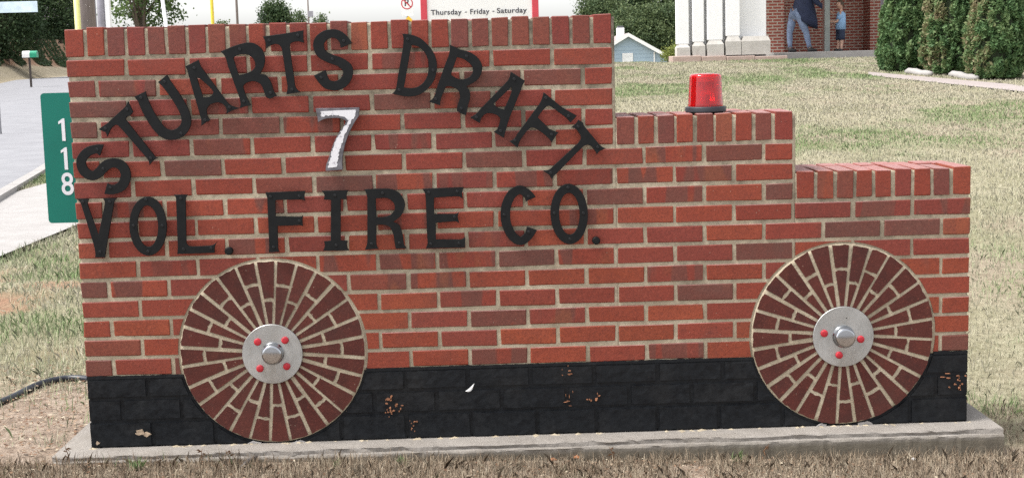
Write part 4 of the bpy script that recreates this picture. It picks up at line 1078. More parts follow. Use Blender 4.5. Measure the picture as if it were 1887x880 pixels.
# little street sign at far left
D = 26; a = P(48, 30, D); gz = float(terrain(a[0], a[1])); x, y = float(a[0]), float(a[1])
t = thing('street_name_sign', 'small white street name blade on a post above the green mailbox', 'street sign', (x, y, gz))
zs = float(P(48, 13, D)[2])
MB().tube([(x-.62, y, gz-.3), (x-.62, y, zs+.12)], .025, 10).build('post', M_GALV, t, True)
MB().prism(rrect(x-.60, x+.23, zs-.10, zs+.10, .01), y-.032, y-.028).build('blade', simple('pale_blue_sign', (.62, .74, .82), .5), t)

# newspaper tube / mailbox on a post, at the road's far side
D = 52; a = P(57, 150, D); x, y = float(a[0]), float(a[1]); gz = float(terrain(x, y)); s = D/FPX
t = thing('mailbox', 'white and green mailbox on a thin dark post across the road', 'mailbox', (x, y, gz))
zc = float(P(60, 101, D)[2])
MB().box(x-.035, x+.035, y-.035, y+.035, gz-.3, zc-.10, .008).build('post', simple('dark_post', (.05, .04, .035), .8), t)
V = []; prof = [(-.13, -.10), (.13, -.10), (.13, .04)]+[(.13*math.cos(R(q)), .04+.10*math.sin(R(q))) for q in (30, 60, 90, 120, 150)]+[(-.13, .04)]
def mailbody(xa, xb):
    mb = MB(); n = len(prof); mb.v = [(xx, y+p, zc+q) for xx in (xa, xb) for p, q in prof]
    mb.f = [tuple(range(n)), tuple(n+i for i in reversed(range(n)))]+[(i, n+i, n+(i+1) % n, (i+1) % n) for i in range(n)]; return mb
mailbody(x-.22, x+.05).build('box', M_WHITE, t, False)
mailbody(x+.052, x+.30).build('lid', simple('green_plastic', (.015, .30, .17), .4), t, False)
MB().box(x+.302, x+.315, y-.02, y+.02, zc+.02, zc+.08).build('handle', M_GREYM, t)

# ------------------------------------------------------------------ foliage
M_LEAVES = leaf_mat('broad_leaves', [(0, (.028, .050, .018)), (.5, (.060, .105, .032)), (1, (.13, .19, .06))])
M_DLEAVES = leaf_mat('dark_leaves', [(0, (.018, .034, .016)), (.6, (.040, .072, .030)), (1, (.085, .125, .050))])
M_FAR = leaf_mat('far_leaves', [(0, (.035, .062, .034)), (.5, (.070, .110, .050)), (1, (.14, .18, .08))])
M_ARB = leaf_mat('arborvitae_sprays', [(0, (.045, .100, .045)), (.45, (.095, .175, .070)), (.72, (.165, .24, .10)), (.86, (.23, .22, .115)), (1, (.29, .235, .14))], .6, .30)
M_BARK = simple('tree_bark', (.11, .085, .065), .95, 0, .4, 30, .6, 40)
nprng = np.random.default_rng(11)
def leaf_quads(pts, size, tint, nrm=None, flat=.0, aspect=.55):
    n = len(pts)
    u = nprng.normal(size=(n, 3)); u /= np.linalg.norm(u, axis=1)[:, None]
    v = nprng.normal(size=(n, 3))
    if nrm is not None: v = v*(1-flat)+nrm*flat*0+v*0 if flat == 0 else v
    v -= u*(u*v).sum(1)[:, None]; v /= np.linalg.norm(v, axis=1)[:, None]
    s = (size*nprng.uniform(.6, 1.3, n))[:, None] if np.ndim(size) == 0 else (size*nprng.uniform(.6, 1.3, n))[:, None]
    A = pts-u*s*.5; B = pts+v*s*aspect*.5; C = pts+u*s*.5; Dd = pts-v*s*aspect*.5
    V = np.stack([A, B, C, Dd], 1).reshape(-1, 3); F = np.arange(4*n).reshape(n, 4)
    return V, F, np.repeat(tint, 4)
def leaf_mesh(name, V, F, T, mat, parent=None):
    me = np_mesh(name, V, F); at = me.attributes.new('tint', 'FLOAT', 'POINT'); at.data.foreach_set('value', np.clip(T, 0, 1).astype(np.float32))
    return link(name, me, parent, None, mat)
def crown_pts(c, r, n, clumps, cr_):
    """leaves in clumps spread through an uneven ellipsoid."""
    c = np.array(c, float); r = np.array(r, float)
    u = nprng.normal(size=(clumps, 3)); u /= np.linalg.norm(u, axis=1)[:, None]
    rad = nprng.uniform(.35, 1.0, clumps)**.6
    cc = c + u*rad[:, None]*r
    k = nprng.integers(0, clumps, n); sc = nprng.uniform(.6, 1.4, clumps)[k]
    p = cc[k]+nprng.normal(size=(n, 3))*cr_*sc[:, None]
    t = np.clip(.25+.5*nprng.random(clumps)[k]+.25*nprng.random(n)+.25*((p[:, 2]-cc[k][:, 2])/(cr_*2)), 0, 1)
    return p, t, cc
def tree(label, base, crown, n, clumps, leaf, mat, trunk_r, group=None, name='tree', forks=7, cr_=None, cat='tree'):
    x, y, z = map(float, base); c, r = crown; c = np.array(c, float)
    t = thing(name, label, cat, (x, y, z), group)
    p, tt, cc = crown_pts(c, r, n, clumps, cr_ or max(r)*.16)
    p[:, 2] = np.maximum(p[:, 2], z+.05)
    MB().tube([(x, y, z-.2), (x+.02, y, z+(c[2]-z)*.4), (c[0], c[1], c[2]), (c[0]+.05*r[0], c[1], c[2]+r[2]*.6)], [trunk_r*1.25, trunk_r, trunk_r*.6, trunk_r*.15], 10).build('trunk', M_BARK, t, True)
    for i in range(forks):
        e = cc[rnd.randrange(len(cc))]; h = rnd.uniform(.35, .8); s = np.array([x, y, z])*(1-h)+c*h
        mid = (s+e)/2+np.array([0, 0, .1*r[2]]); MB().tube([s, mid, e], [trunk_r*.42, trunk_r*.25, trunk_r*.06], 7).build('branch', M_BARK, t, True)
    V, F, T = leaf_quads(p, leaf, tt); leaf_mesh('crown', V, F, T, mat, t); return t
def at_px(px, D, dz=0): b = P(px, 90, D); return (b[0], b[1], float(terrain(b[0], b[1]))+dz)
# leafy tree with sky showing through it (left, above the wall)
D = 44; s = D/FPX
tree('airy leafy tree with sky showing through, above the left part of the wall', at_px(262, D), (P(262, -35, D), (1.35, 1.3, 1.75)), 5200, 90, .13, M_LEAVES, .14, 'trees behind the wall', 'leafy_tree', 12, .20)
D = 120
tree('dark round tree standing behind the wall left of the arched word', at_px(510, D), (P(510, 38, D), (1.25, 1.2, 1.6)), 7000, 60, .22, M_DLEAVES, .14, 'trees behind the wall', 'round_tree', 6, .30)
D = 170
tree('pale hazy far tree just right of the dark round tree', at_px(551, D), (P(551, 46, D), (1.0, 1.0, 1.6)), 1800, 40, .26, M_FAR, .12, 'trees behind the wall', 'distant_tree', 4, .3)
tree('pale small far tree right of the most distant pole', at_px(590, D), (P(590, 52, D), (.9, .9, 1.5)), 1500, 40, .26, M_FAR, .12, 'trees behind the wall', 'distant_tree', 4, .3)
tree('pale low far tree between the yellow guard and the slim pole', at_px(412, D), (P(412, 62, D), (.9, .9, 1.4)), 1500, 40, .26, M_FAR, .12, 'trees behind the wall', 'distant_tree', 4, .3)
# dark trees and ivy on the far bank at the left
D = 62
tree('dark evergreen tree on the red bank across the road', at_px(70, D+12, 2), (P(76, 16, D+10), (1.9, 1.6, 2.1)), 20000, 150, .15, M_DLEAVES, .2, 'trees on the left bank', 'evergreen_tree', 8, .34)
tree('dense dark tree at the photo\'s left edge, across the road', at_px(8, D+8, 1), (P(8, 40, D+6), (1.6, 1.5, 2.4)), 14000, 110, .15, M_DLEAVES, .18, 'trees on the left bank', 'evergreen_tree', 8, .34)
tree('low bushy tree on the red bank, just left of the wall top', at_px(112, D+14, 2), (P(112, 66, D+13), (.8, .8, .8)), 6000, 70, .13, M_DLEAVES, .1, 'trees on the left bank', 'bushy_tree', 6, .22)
n = 60000; qu = nprng.uniform(30, 100, n); qd = nprng.uniform(1.2, 4.5, n)
xy = R0+RD*qu[:, None]+RN*(RWID+qd)[:, None]
keep = vnoise(xy[:, 0]*.8, xy[:, 1]*.5, 5) > .43; xy = xy[keep]; qd = qd[keep]; nk = len(xy)
pz = terrain(xy[:, 0], xy[:, 1])+hill_h(qd)+(vnoise(xy[:, 0]*1.4, xy[:, 1]*1.4, 66, 4)-.5)*.55+nprng.uniform(-.02, .25, nk)
if nk:
    V, F, T = leaf_quads(np.column_stack([xy, pz]), .15, nprng.uniform(.1, .8, nk))
    tag(leaf_mesh('ivy', V, F, T, M_DLEAVES), 'patchy green ivy over the red soil bank', 'ivy', None, 'stuff')
# trees behind the blue house
D = 150; s = D/FPX
for i, (px, py, rx, rz, lab, mt, cr_) in enumerate([
    (1160, 66, 2.2, 2.6, 'pale green rounded tree right behind the blue house chimney', M_FAR, .42), (1212, 66, 2.3, 3.0, 'broad mid green tree right of the blue house, behind its roof', M_FAR, .42),
    (1246, 70, 1.6, 2.6, 'narrow green tree beside the white porch wall', M_FAR, .36), (1112, 30, 2.2, 2.6, 'tall hazy tree just above the top right corner of the wall', M_FAR, .42),
    (1150, 6, 2.6, 2.6, 'tall dark tree, the left one of two behind the blue house', M_DLEAVES, .4), (1215, 2, 2.9, 3.0, 'tall dark tree with sky gaps, the right one of two behind the house', M_DLEAVES, .36)]):
    DD = D+(12 if mt is M_DLEAVES else 0)+i*1.5
    tree(lab, at_px(px, DD), (P(px, py, DD), (rx*1.22, rx*1.1, rz*1.12)), 17000, 150, .26, mt, .2, 'trees behind the blue house', 'tall_tree' if i > 2 else 'broad_tree', 7, cr_)
D = 60
tree('small yellow green bush in front of the blue house\'s right eave', at_px(1238, D), (P(1240, 99, D), (.42, .4, .34)), 1500, 30, .10, leaf_mat('yellow_green_leaves', [(0, (.09, .13, .03)), (1, (.24, .27, .07))]), .03, None, 'bush', 4, .12, 'bush')

# ------------------------------------------------------------------ blue house beyond the lawn
D = 112; pk = P(1157, 64, D); s = D/FPX; x, y, zp = map(float, pk); gz = float(terrain(x, y))
M_SID = NM('pale_blue_siding'); geo = M_SID.node('ShaderNodeNewGeometry'); co = geo.outputs['Position']
M_SID.set(color=M_SID.ramp(M_SID.noise(co, 1.5, 4), [(.3, (.30, .40, .49)), (.7, (.34, .44, .53))]), rough=.7); M_SID = M_SID.m
hs_ = thing('blue_house', 'small pale blue house with white trim, seen over the lawn past the wall', 'house', (x, y, gz))
hw = 3.35; ev = zp-1.92; ln = 9.0
mb = MB().prism([(x-hw+.25, gz-1), (x+hw-.25, gz-1), (x+hw-.25, ev+.1), (x, zp-.16), (x-hw+.25, ev+.1)], y, y+ln); mb.build('wall', M_SID, hs_)
for k in range(14):
    zz = gz+.3+k*.3
    half = hw-.26 if zz < ev+.05 else (zp-.2-zz)/(zp-.2-ev-.05)*(hw-.3)
    if half > .1: MB().box(x-half, x+half, y-.018, y-.002, zz, zz+.27).build('siding_board', M_SID, hs_)
M_ROOF = simple('grey_roof', (.32, .26, .25), .9, 0, .2, 3, .4)
for sg in (-1, 1):
    rf = MB(); a = (x, zp); b = (x+sg*(hw+.15), ev-.10); t_ = .12
    rf.add([(a[0], y-.35, a[1]), (b[0], y-.35, b[1]), (b[0], y+ln+.3, b[1]), (a[0], y+ln+.3, a[1]),
            (a[0], y-.35, a[1]+t_), (b[0], y-.35, b[1]+t_), (b[0], y+ln+.3, b[1]+t_), (a[0], y+ln+.3, a[1]+t_)],
           [(0, 1, 2, 3), (4, 7, 6, 5), (0, 4, 5, 1), (1, 5, 6, 2), (2, 6, 7, 3), (3, 7, 4, 0)])
    rf.build('roof', M_ROOF, hs_)
    rb = MB(); rb.add([(a[0], y-.40, a[1]-.16), (b[0], y-.40, b[1]-.16), (b[0], y-.36, b[1]-.16), (a[0], y-.36, a[1]-.16),
                       (a[0], y-.40, a[1]+t_+.02), (b[0], y-.40, b[1]+t_+.02), (b[0], y-.36, b[1]+t_+.02), (a[0], y-.36, a[1]+t_+.02)],
                      [(0, 1, 2, 3), (4, 7, 6, 5), (0, 4, 5, 1), (1, 5, 6, 2), (2, 6, 7, 3), (3, 7, 4, 0)])
    rb.build('bargeboard', M_WHITE, hs_)
wx, wz = float(P(1157, 105, D)[0]), float(P(1157, 105, D)[2])
wf = MB().box(wx-.42, wx+.42, y-.07, y-.02, wz-.55, wz+.30, .01).build('window', M_WHITE, hs_)
MB().box(wx-.34, wx+.34, y-.078, y-.072, wz-.47, wz+.22).build('pane', simple('bright_window', (.72, .74, .76), .12), wf)
chx, chz = float(P(1146.5, 62, D)[0]), float(P(1146.5, 51, D)[2])
ch = MB().box(chx-.30, chx+.30, y+1.2, y+1.8, zp-1.2, chz, .02).build('chimney', M_WHITE, hs_)
MB().box(chx-.24, chx+.24, y+1.26, y+1.74, chz+.001, chz+.15, .01).build('chimney_cap', simple('sooty_cap', (.10, .10, .12), .9), hs_)
dpx = float(P(1206, 100, D)[0]); MB().box(dpx-.05, dpx+.05, y-.10, y-.02, gz-.5, ev+.5, .005).build('downpipe', M_WHITE, hs_)

# grey roofed house at the far left, between tree and poles
D = 125; a = P(139, 30, D); x, y = float(a[0]), float(a[1]); gz = float(P(136, 62, D)[2])-1
t = thing('grey_house', 'purple grey house half hidden behind the dark bank trees', 'house', (x, y, gz)); zt = float(P(136, -20, D)[2])
M_PG = simple('purple_grey_siding', (.20, .18, .22), .8, 0, .1, 2)
MB().box(x-4.5, x+.25, y, y+6, gz-2, zt, .02).build('wall', M_PG, t)
mb = MB().prism([(x-4.9, zt+.002), (x+.6, zt+.002), (x-2.1, zt+1.9)], y-.4, y+6.4); mb.build('roof', simple('dark_shingle', (.10, .09, .10), .9), t)
wn = MB().box(x-1.6, x-.7, y-.05, y-.005, gz+.9, gz+2.1, .01).build('window', M_WHITE, t)
MB().box(x-1.53, x-.77, y-.058, y-.052, gz+.97, gz+2.03).build('pane', simple('dark_glass', (.05, .06, .07), .1), wn)

# ------------------------------------------------------------------ fire station: white porch wall, brick wall, steps
D0 = 29.0
def PX(px, D): return float(P(px, 90, D)[0])
def PZ(px, py, D): return float(P(px, py, D)[2])
yF = float(P(1330, 100, D0)[1])                        # front of the plinths
xa, xb = PX(1250, D0), PX(1412, D0); zf = PZ(1330, 101, D0); zg = float(terrain((xa+xb)/2, yF))
st_ = thing('fire_station', 'fire station with white porch wall on stone plinths and brick wall behind', 'building', ((xa+xb)/2, yF+.5, zg))
zpl = PZ(1330, 76, D0)
MB().box(PX(1253, D0+.3), PX(1412, D0+.3), yF+.28, yF+.62, zpl-.6, zpl+4.2, .01).build('porch_wall', M_WSTUCCO, st_)
M_PIL = simple('white_column_paint', (.82, .82, .82), .7, 0, .03)
def frus(x0, x1, y0, y1, z0, zm, z1, ins):
    mb = MB(); mb.v = [(x0, y0, z0), (x1, y0, z0), (x1, y1, z0), (x0, y1, z0), (x0, y0, zm), (x1, y0, zm), (x1, y1, zm), (x0, y1, zm),
                       (x0+ins, y0+ins, z1), (x1-ins, y0+ins, z1), (x1-ins, y1, z1), (x0+ins, y1, z1)]
    mb.f = [(0, 3, 2, 1), (0, 1, 5, 4), (1, 2, 6, 5), (2, 3, 7, 6), (3, 0, 4, 7), (4, 5, 9, 8), (5, 6, 10, 9), (6, 7, 11, 10), (7, 4, 8, 11), (8, 9, 10, 11)]; return mb
for i, (pa, pb, pb_, pm_, pt) in enumerate([(1247, 1271.5, 105, 88, 82), (1276, 1299.5, 104, 85, 78), (1303, 1334, 103, 82, 74.5), (1337.5, 1366, 101.5, 76.5, 67), (1367, 1420, 100.5, 75.5, 66.5)]):
    x0, x1 = PX(pa, D0), PX(pb, D0); zb_ = PZ((pa+pb)/2, pb_, D0)
    frus(x0, x1, yF, yF+.30, zb_, PZ((pa+pb)/2, pm_, D0), PZ((pa+pb)/2, pt, D0), .05).build('plinth', M_STONE, st_)
    if i < 4:
        zt_ = PZ((pa+pb)/2, pt, D0)
        MB().box(x0+.012, x1-.012, yF+.06, yF+.279, zt_+.002, zpl+4.0, .012).build('column', M_PIL, st_)
xs_ = [1237, 1291, 1337, 1390, 1450]
for pa, pb in zip(xs_[:-1], xs_[1:]):
    zb_ = PZ((pa+pb)/2, 103, D0-.1); MB().box(PX(pa, D0)+.004, PX(pb, D0)-.004, yF-.10, yF+.5, zb_-.45, zb_-.003+.0, .012).build('base_stone', M_PINK, st_)
# porch floor and steps towards the brick wall
DB = 34.0; yB = float(P(1520, 60, DB)[1]); xL, xR = PX(1412, DB), PX(1800, DB)
zfl = PZ(1520, 95, 31.0)
m = NM('station_brick'); geo = m.node('ShaderNodeNewGeometry'); co = geo.outputs['Position']
mp = m.node('ShaderNodeMapping'); mp.inputs['Rotation'].default_value = (R(90), 0, 0); m.link(co, mp.inputs[0])
bt = m.node('ShaderNodeTexBrick', Scale=1.0); m.link(mp.outputs[0], bt.inputs['Vector'])
for k, v in (('Color1', (.30, .075, .05, 1)), ('Color2', (.24, .06, .045, 1)), ('Mortar', (.42, .36, .30, 1)), ('Mortar Size', .012), ('Brick Width', .203), ('Row Height', .0677), ('Bias', 0.)):
    bt.inputs[k].default_value = v
m.set(color=bt.outputs['Color'], rough=.85); m.bump(bt.outputs['Fac'], -.5, .006); M_STB = m.m
MB().box(xL-.5, xR+4, yB, yB+.3, zfl-1.2, zfl+4.5).build('brick_wall', M_STB, st_)
pL = (PX(1411, 31.2), PX(1446, 31.2)); yP = float(P(1430, 60, 31.2)[1])
MB().box(pL[0], pL[1], yP, yB-.003, zfl+.002, zfl+4.4).build('brick_pier', M_STB, st_)
pL = (PX(1604, 33.4), PX(1623, 33.4)); yP = float(P(1610, 60, 33.4)[1])
MB().box(pL[0], pL[1], yP, yB-.003, zfl+.002, zfl+4.4).build('brick_pier', M_STB, st_)
MB().box(PX(1624, 33.8), PX(1700, 33.8), yB-.10, yB-.003, zfl+.06, zfl+2.4, .01).build('door', simple('lilac_grey_door', (.30, .27, .32), .6), st_)
MB().box(PX(1622, 33.6), PX(1702, 33.6), yB-.22, yB-.003, zfl+.002, zfl+.055, .005).build('threshold', M_STONE, st_)
ys1 = float(P(1540, 98, 30.0)[1]); ys2 = float(P(1540, 98, 29.4)[1])
x0, x1 = PX(1421, 30)+.05, PX(1700, 30)
MB().box(x0, x1+2, ys1, yB-.003, zfl-.6, zfl, .012).build('porch_floor', M_WALK, st_)
MB().box(x0, x1+2, ys1-.45, ys1-.003, zfl-.7, zfl-.15, .012).build('step', M_PINK, st_)
MB().box(PX(1228, D0-.4), x1+2, ys1-1.05, ys1-.453, zfl-.9, zfl-.27, .012).build('step', M_WALK, st_)
t_ = MB().box(PX(1521, 30.6), PX(1529.5, 30.6), float(P(1525, 90, 30.6)[1]), float(P(1525, 90, 30.6)[1])+.1, zfl+.001, zfl+3.2, .006).build('porch_post', simple('grey_green_post', (.20, .22, .21), .5), st_)
MB().box(PX(1516.5, 30.7), PX(1520.3, 30.7), float(P(1518, 90, 30.7)[1]), float(P(1518, 90, 30.7)[1])+.06, zfl+.001, zfl+3.2, .006).build('downpipe', simple('brown_metal', (.14, .07, .055), .5), st_)
MB().box(PX(1240, D0), xR+4, yF-.2, yB+.4, zfl+3.6+.9, zfl+4.9, .02).build('porch_roof', M_WHITE, st_)

# path in front of the shrubs
V = []; us = range(26)
for i in us:
    for e_ in (PVH[i], PVL[i]): V.append((e_[0], e_[1], float(terrain(e_[0], e_[1]))+.006))
F = [(2*i, 2*i+1, 2*i+3, 2*i+2) for i in range(len(us)-1)]
mb = MB(); mb.v = V; mb.f = F
tag(mb.build('pavement', concrete('pinkish_walk', (.31, .265, .255), (.37, .325, .31), (.23, .19, .18), .5, .4)), kind='structure')
# kerb logs / stones between the shrubs
for (pa, pya, pb, pyb, lab) in ((1671, 134, 1719, 138.5, 'pale rounded edging stone between the first and second shrub'), (1752, 139.5, 1803, 146.5, 'pale rounded edging stone between the second and third shrub')):
    e0, e1 = ground_pt(pa, pya+2), ground_pt(pb, pyb+2)
    pts = []; rr_ = []
    for i in range(9):
        u = i/8; p = e0*(1-u)+e1*u; pts.append((p[0], p[1]+.05, float(terrain(p[0], p[1]))+.035+.012*math.sin(u*7))); rr_.append(.062*(1-.5*(abs(u-.5)*2)**6)+.006*math.sin(u*19))
    tag(MB().tube(pts, rr_, 12).build('edging_stone', M_WALK, None, True), lab, 'edging stone')

# arborvitae shrubs
def shrub(label, pxc, py_base, half_px, D, h, brown, n=44000):
    b = ground_pt(pxc, py_base); D = float((b-CAM) @ AF); x, y = float(b[0]), float(b[1]); r = half_px/FPX*D; y += r*.75; z = float(terrain(x, y))
    t = thing('arborvitae_shrub', label, 'shrub', (x, y, z), 'evergreen shrubs beside the station')
    u = nprng.random(n); hh = u**1.25*h
    prof = lambda q: r*np.clip(np.where(q < .12, .80+.20*q/.12*1.0, 1-.62*((q-.12)/.88)**1.35), .04, None)
    cl = 420; ca = nprng.uniform(0, 2*math.pi, cl); ch_ = nprng.random(cl)**1.2; 
    k = nprng.integers(0, cl, n); q = np.clip(ch_[k]+nprng.normal(size=n)*.022, 0, 1.03)
    bulge = nprng.uniform(.84, 1.06, cl)[k]
    da = nprng.normal(size=n)*.13; a = ca[k]+da
    edge = np.clip(1-(da/.34)**2, .55, 1)
    rad = prof(q)*bulge*edge*nprng.uniform(.86, 1.03, n)
    p = np.column_stack([x+rad*np.cos(a), y+rad*np.sin(a), z+.04+q*h])
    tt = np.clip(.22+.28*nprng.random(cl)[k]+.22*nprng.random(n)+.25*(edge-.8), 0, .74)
    bl = sstep(.10, .75, -np.cos(a)+.25*nprng.random(n)-.15) * brown * (vnoise(a*3, q*9, 4) > .40) * nprng.uniform(.6, 1.1, n)
    tt = np.clip(tt+bl*.36, 0, 1)
    V, F, T = leaf_quads(p, .075, tt, aspect=.45)
    V[:, 2] = np.maximum(V[:, 2], z+.01)
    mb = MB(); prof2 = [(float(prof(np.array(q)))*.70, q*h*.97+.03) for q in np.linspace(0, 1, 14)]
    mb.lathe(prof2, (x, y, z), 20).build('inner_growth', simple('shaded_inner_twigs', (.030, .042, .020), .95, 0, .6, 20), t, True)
    MB().tube([(x, y, z-.2), (x, y, z+.3)], [.06, .05], 8).build('trunk', M_BARK, t, True)
    leaf_mesh('crown', V, F, T, M_ARB, t)
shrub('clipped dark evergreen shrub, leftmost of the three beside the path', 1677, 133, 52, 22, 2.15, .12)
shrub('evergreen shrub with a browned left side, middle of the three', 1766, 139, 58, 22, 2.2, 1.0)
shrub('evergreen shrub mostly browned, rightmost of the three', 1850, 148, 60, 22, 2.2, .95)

# ------------------------------------------------------------------ people on the porch
def skin_mesh(joints, edges, rad, sub=2):
    me = bpy.data.meshes.new('body'); me.from_pydata([tuple(map(float, j)) for j in joints], edges, [])
    o = bpy.data.objects.new('body', me); COL.objects.link(o)
    o.modifiers.new('skin', 'SKIN').use_smooth_shade = True
    for i, r in enumerate(rad):
        sv = me.skin_vertices[0].data[i]; sv.radius = (r, r) if not hasattr(r, '__len__') else r; sv.use_root = (i == 0)
    s = o.modifiers.new('sub', 'SUBSURF'); s.levels = sub; s.render_levels = sub
    dg = bpy.context.evaluated_depsgraph_get(); out = bpy.data.meshes.new_from_object(o.evaluated_get(dg))
    bpy.data.objects.remove(o); out.materials.clear(); return out
M_SKIN = simple('skin', (.50, .30, .22), .55, 0, .08)
M_JEAN = simple('blue_jeans', (.17, .22, .33), .85, 0, .2, 14)
M_COAT = simple('navy_coat', (.016, .024, .060), .8, 0, .2, 12)
M_HAIRB = simple('brown_hair', (.06, .035, .02), .6, 0, .3, 60)
M_SHOE = simple('black_shoe', (.02, .02, .022), .5)
M_SHIRT = simple('light_blue_shirt', (.24, .40, .62), .8, 0, .1)
M_SHORT = simple('dark_navy_shorts', (.02, .03, .06), .85)
class Fig:
    def __init__(s, D, floor): s.D = D; s.j = []; s.e = []; s.r = []; s.floor = floor
    def pt(s, px, py, dy=0):
        p = P(px, py, s.D); return np.array([p[0], p[1]+dy, p[2]])
    def add(s, p, r, to=None):
        s.j.append(np.array(p)); s.r.append(r)
        if to is not None: s.e.append((to, len(s.j)-1))
        return len(s.j)-1
    def hand(s, wrist, direction, side, size, curl=.5):
        d = np.array(direction, float); d /= np.linalg.norm(d); sd = np.array(side, float); sd -= d*(d@sd); sd /= np.linalg.norm(sd); up = np.cross(sd, d)
        w0 = s.j[wrist]; palm = s.add(w0+d*size*.45, (size*.20, size*.11), wrist)
        for k, ln in enumerate((.46, .52, .49, .38)):
            o = (k-1.5)*.105*size; b = s.add(w0+d*size*.72+sd*o, size*.050, palm)
            m1 = s.add(w0+d*size*(.72+ln*.5)+sd*o*1.1-up*size*.06*curl, size*.046, b)
            s.add(w0+d*size*(.72+ln*.85)+sd*o*1.1-up*size*.30*curl, size*.038, m1)
        tb = s.add(w0+d*size*.42+sd*(-.26)*size, size*.055, palm); s.add(w0+d*size*.68+sd*(-.34)*size-up*size*.1, size*.045, tb)
def head_mesh(c, hgt, face):
    """head with brow, eyes, nose, mouth, chin and ears, facing 'face' (unit, horizontal)."""
    bm = bmesh.new(); bmesh.ops.create_uvsphere(bm, u_segments=24, v_segments=18, radius=1)
    for v in bm.verts:
        x, y, z = v.co
        w_ = .72*(1-.20*max(0, -z)**1.5); v.co = Vector((x*w_*.5, y*.86*.5*(1-.12*max(0, -z)), z*.5))
        if y < -.3:
            g = math.exp(-(x/.22)**2)
            v.co.y -= .085*g*math.exp(-((z+.10)/.16)**2)                 # nose
            v.co.y += .030*(math.exp(-((abs(x)-.36)/.13)**2)*math.exp(-((z-.08)/.12)**2))   # eye sockets
            v.co.y -= .020*math.exp(-(x/.4)**2)*math.exp(-((z+.45)/.09)**2)  # lips
            v.co.y -= .030*math.exp(-(x/.35)**2)*math.exp(-((z+.80)/.15)**2)  # chin
    for sx in (-1, 1):
        e = bmesh.ops.create_uvsphere(bm, u_segments=8, v_segments=6, radius=.5)
        for v in e['verts']: v.co = Vector((sx*.355+v.co.x*.06, .02+v.co.y*.15, -.01+v.co.z*.22))
    me = bpy.data.meshes.new('head'); bm.to_mesh(me); bm.free()
    ang = math.atan2(face[1], face[0])+math.pi/2
    me.transform(Matrix.Translation(tuple(map(float, c))) @ Matrix.Rotation(ang, 4, 'Z') @ Matrix.Scale(hgt, 4)); return me
def hair_mesh(c, hgt, face, low=-.1):
    bm = bmesh.new(); bmesh.ops.create_uvsphere(bm, u_segments=20, v_segments=16, radius=1)
    for v in bm.verts:
        x, y, z = v.co; n_ = 1+.05*math.sin(x*17+z*13)
        v.co = Vector((x*.72*.545*n_, (y*.86*.545+.015)*n_, z*.535+.012))
    bmesh.ops.delete(bm, geom=[v for v in bm.verts if v.co.z < low+(-.25 if v.co.y > .05 else .28 if v.co.y < -.16 else 0)], context='VERTS')
    me = bpy.data.meshes.new('hair'); bm.to_mesh(me); bm.free(); ang = math.atan2(face[1], face[0])+math.pi/2
    me.transform(Matrix.Translation(tuple(map(float, c))) @ Matrix.Rotation(ang, 4, 'Z') @ Matrix.Scale(hgt, 4)); return me
def eyes_mouth(c, hgt, face, parent):
    ang = math.atan2(face[1], face[0])+math.pi/2; T = Matrix.Translation(tuple(map(float, c))) @ Matrix.Rotation(ang, 4, 'Z') @ Matrix.Scale(hgt, 4)
    for sx in (-1, 1):
        me = MB().lathe([(.012, -.03), (.034, -.018), (.04, 0), (.034, .018), (.012, .03)], (sx*.125, -.365, .04), 10).mesh('eye'); me.transform(T)
        link('eye', me, parent, None, simple('eye_dark', (.03, .025, .02), .2), True)
    me = MB().box(-.09, .09, -.405, -.385, -.235, -.205, .008).mesh('mouth'); me.transform(T); link('mouth', me, parent, None, simple('lips', (.36, .13, .11), .5))
def loft(rings, n=20, capt=True):
    """rings: (centre, half width vector, half depth vector)."""
    mb = MB()
    for c, u, v in rings:
        for k in range(n): a = 2*math.pi*k/n; mb.v.append(tuple(np.array(c)+np.array(u)*math.cos(a)+np.array(v)*math.sin(a)))
    for i in range(len(rings)-1):
        for k in range(n): a, b = i*n+k, i*n+(k+1) % n; mb.f.append((a, b, b+n, a+n))
    if capt: mb.f.append(tuple(range(n))); mb.f.append(tuple((len(rings)-1)*n+k for k in reversed(range(n))))
    return mb
def dress(fig, root, idx, grow, name, mat, cut0=.0, cut1=1.):
    """trouser leg or sleeve around a limb chain."""
    pts = []; rad = []
    for a, b in zip(idx[:-1], idx[1:]):
        for u in (0, .25, .5, .75): pts.append(fig.j[a]*(1-u)+fig.j[b]*u); ra = np.max(fig.r[a]); rb = np.max(fig.r[b]); rad.append(float(ra*(1-u)+rb*u)*grow+.006*math.sin(len(pts)*1.9))
    pts.append(fig.j[idx[-1]]); rad.append(float(np.max(fig.r[idx[-1]]))*grow*1.12)
    return MB().tube(pts, rad, 14), pts
# adult leaning towards the child
D = 31.0; f = Fig(D, zfl); px1 = D/FPX
pel = f.add(f.pt(1467, 26), (.125, .15))
ch1 = f.add(f.pt(1477, 6), (.12, .15), pel); ch2 = f.add(f.pt(1489, -12), (.125, .17), ch1); nk = f.add(f.pt(1499, -25), .055, ch2); hd = f.add(f.pt(1504, -33), .05, nk)
legs = []
for (hx, hy, kx, ky, ax, ay, tx, dy) in ((1462, 32, 1456, 61, 1457, 88, 1468, .06), (1473, 33, 1484, 60, 1490, 87.5, 1503, -.08)):
    h_ = f.add(f.pt(hx, hy, dy), .085, pel); k_ = f.add(f.pt(kx, ky, dy), .060, h_); a_ = f.add(f.pt(ax, ay, dy), .040, k_)
    b_ = f.add(f.pt(ax+1, ay+4.5, dy), .036, a_); f.add(f.pt(tx, ay+5.5, dy), .030, b_); legs.append((h_, k_, a_, dy, ax, ay, tx))
arms = []
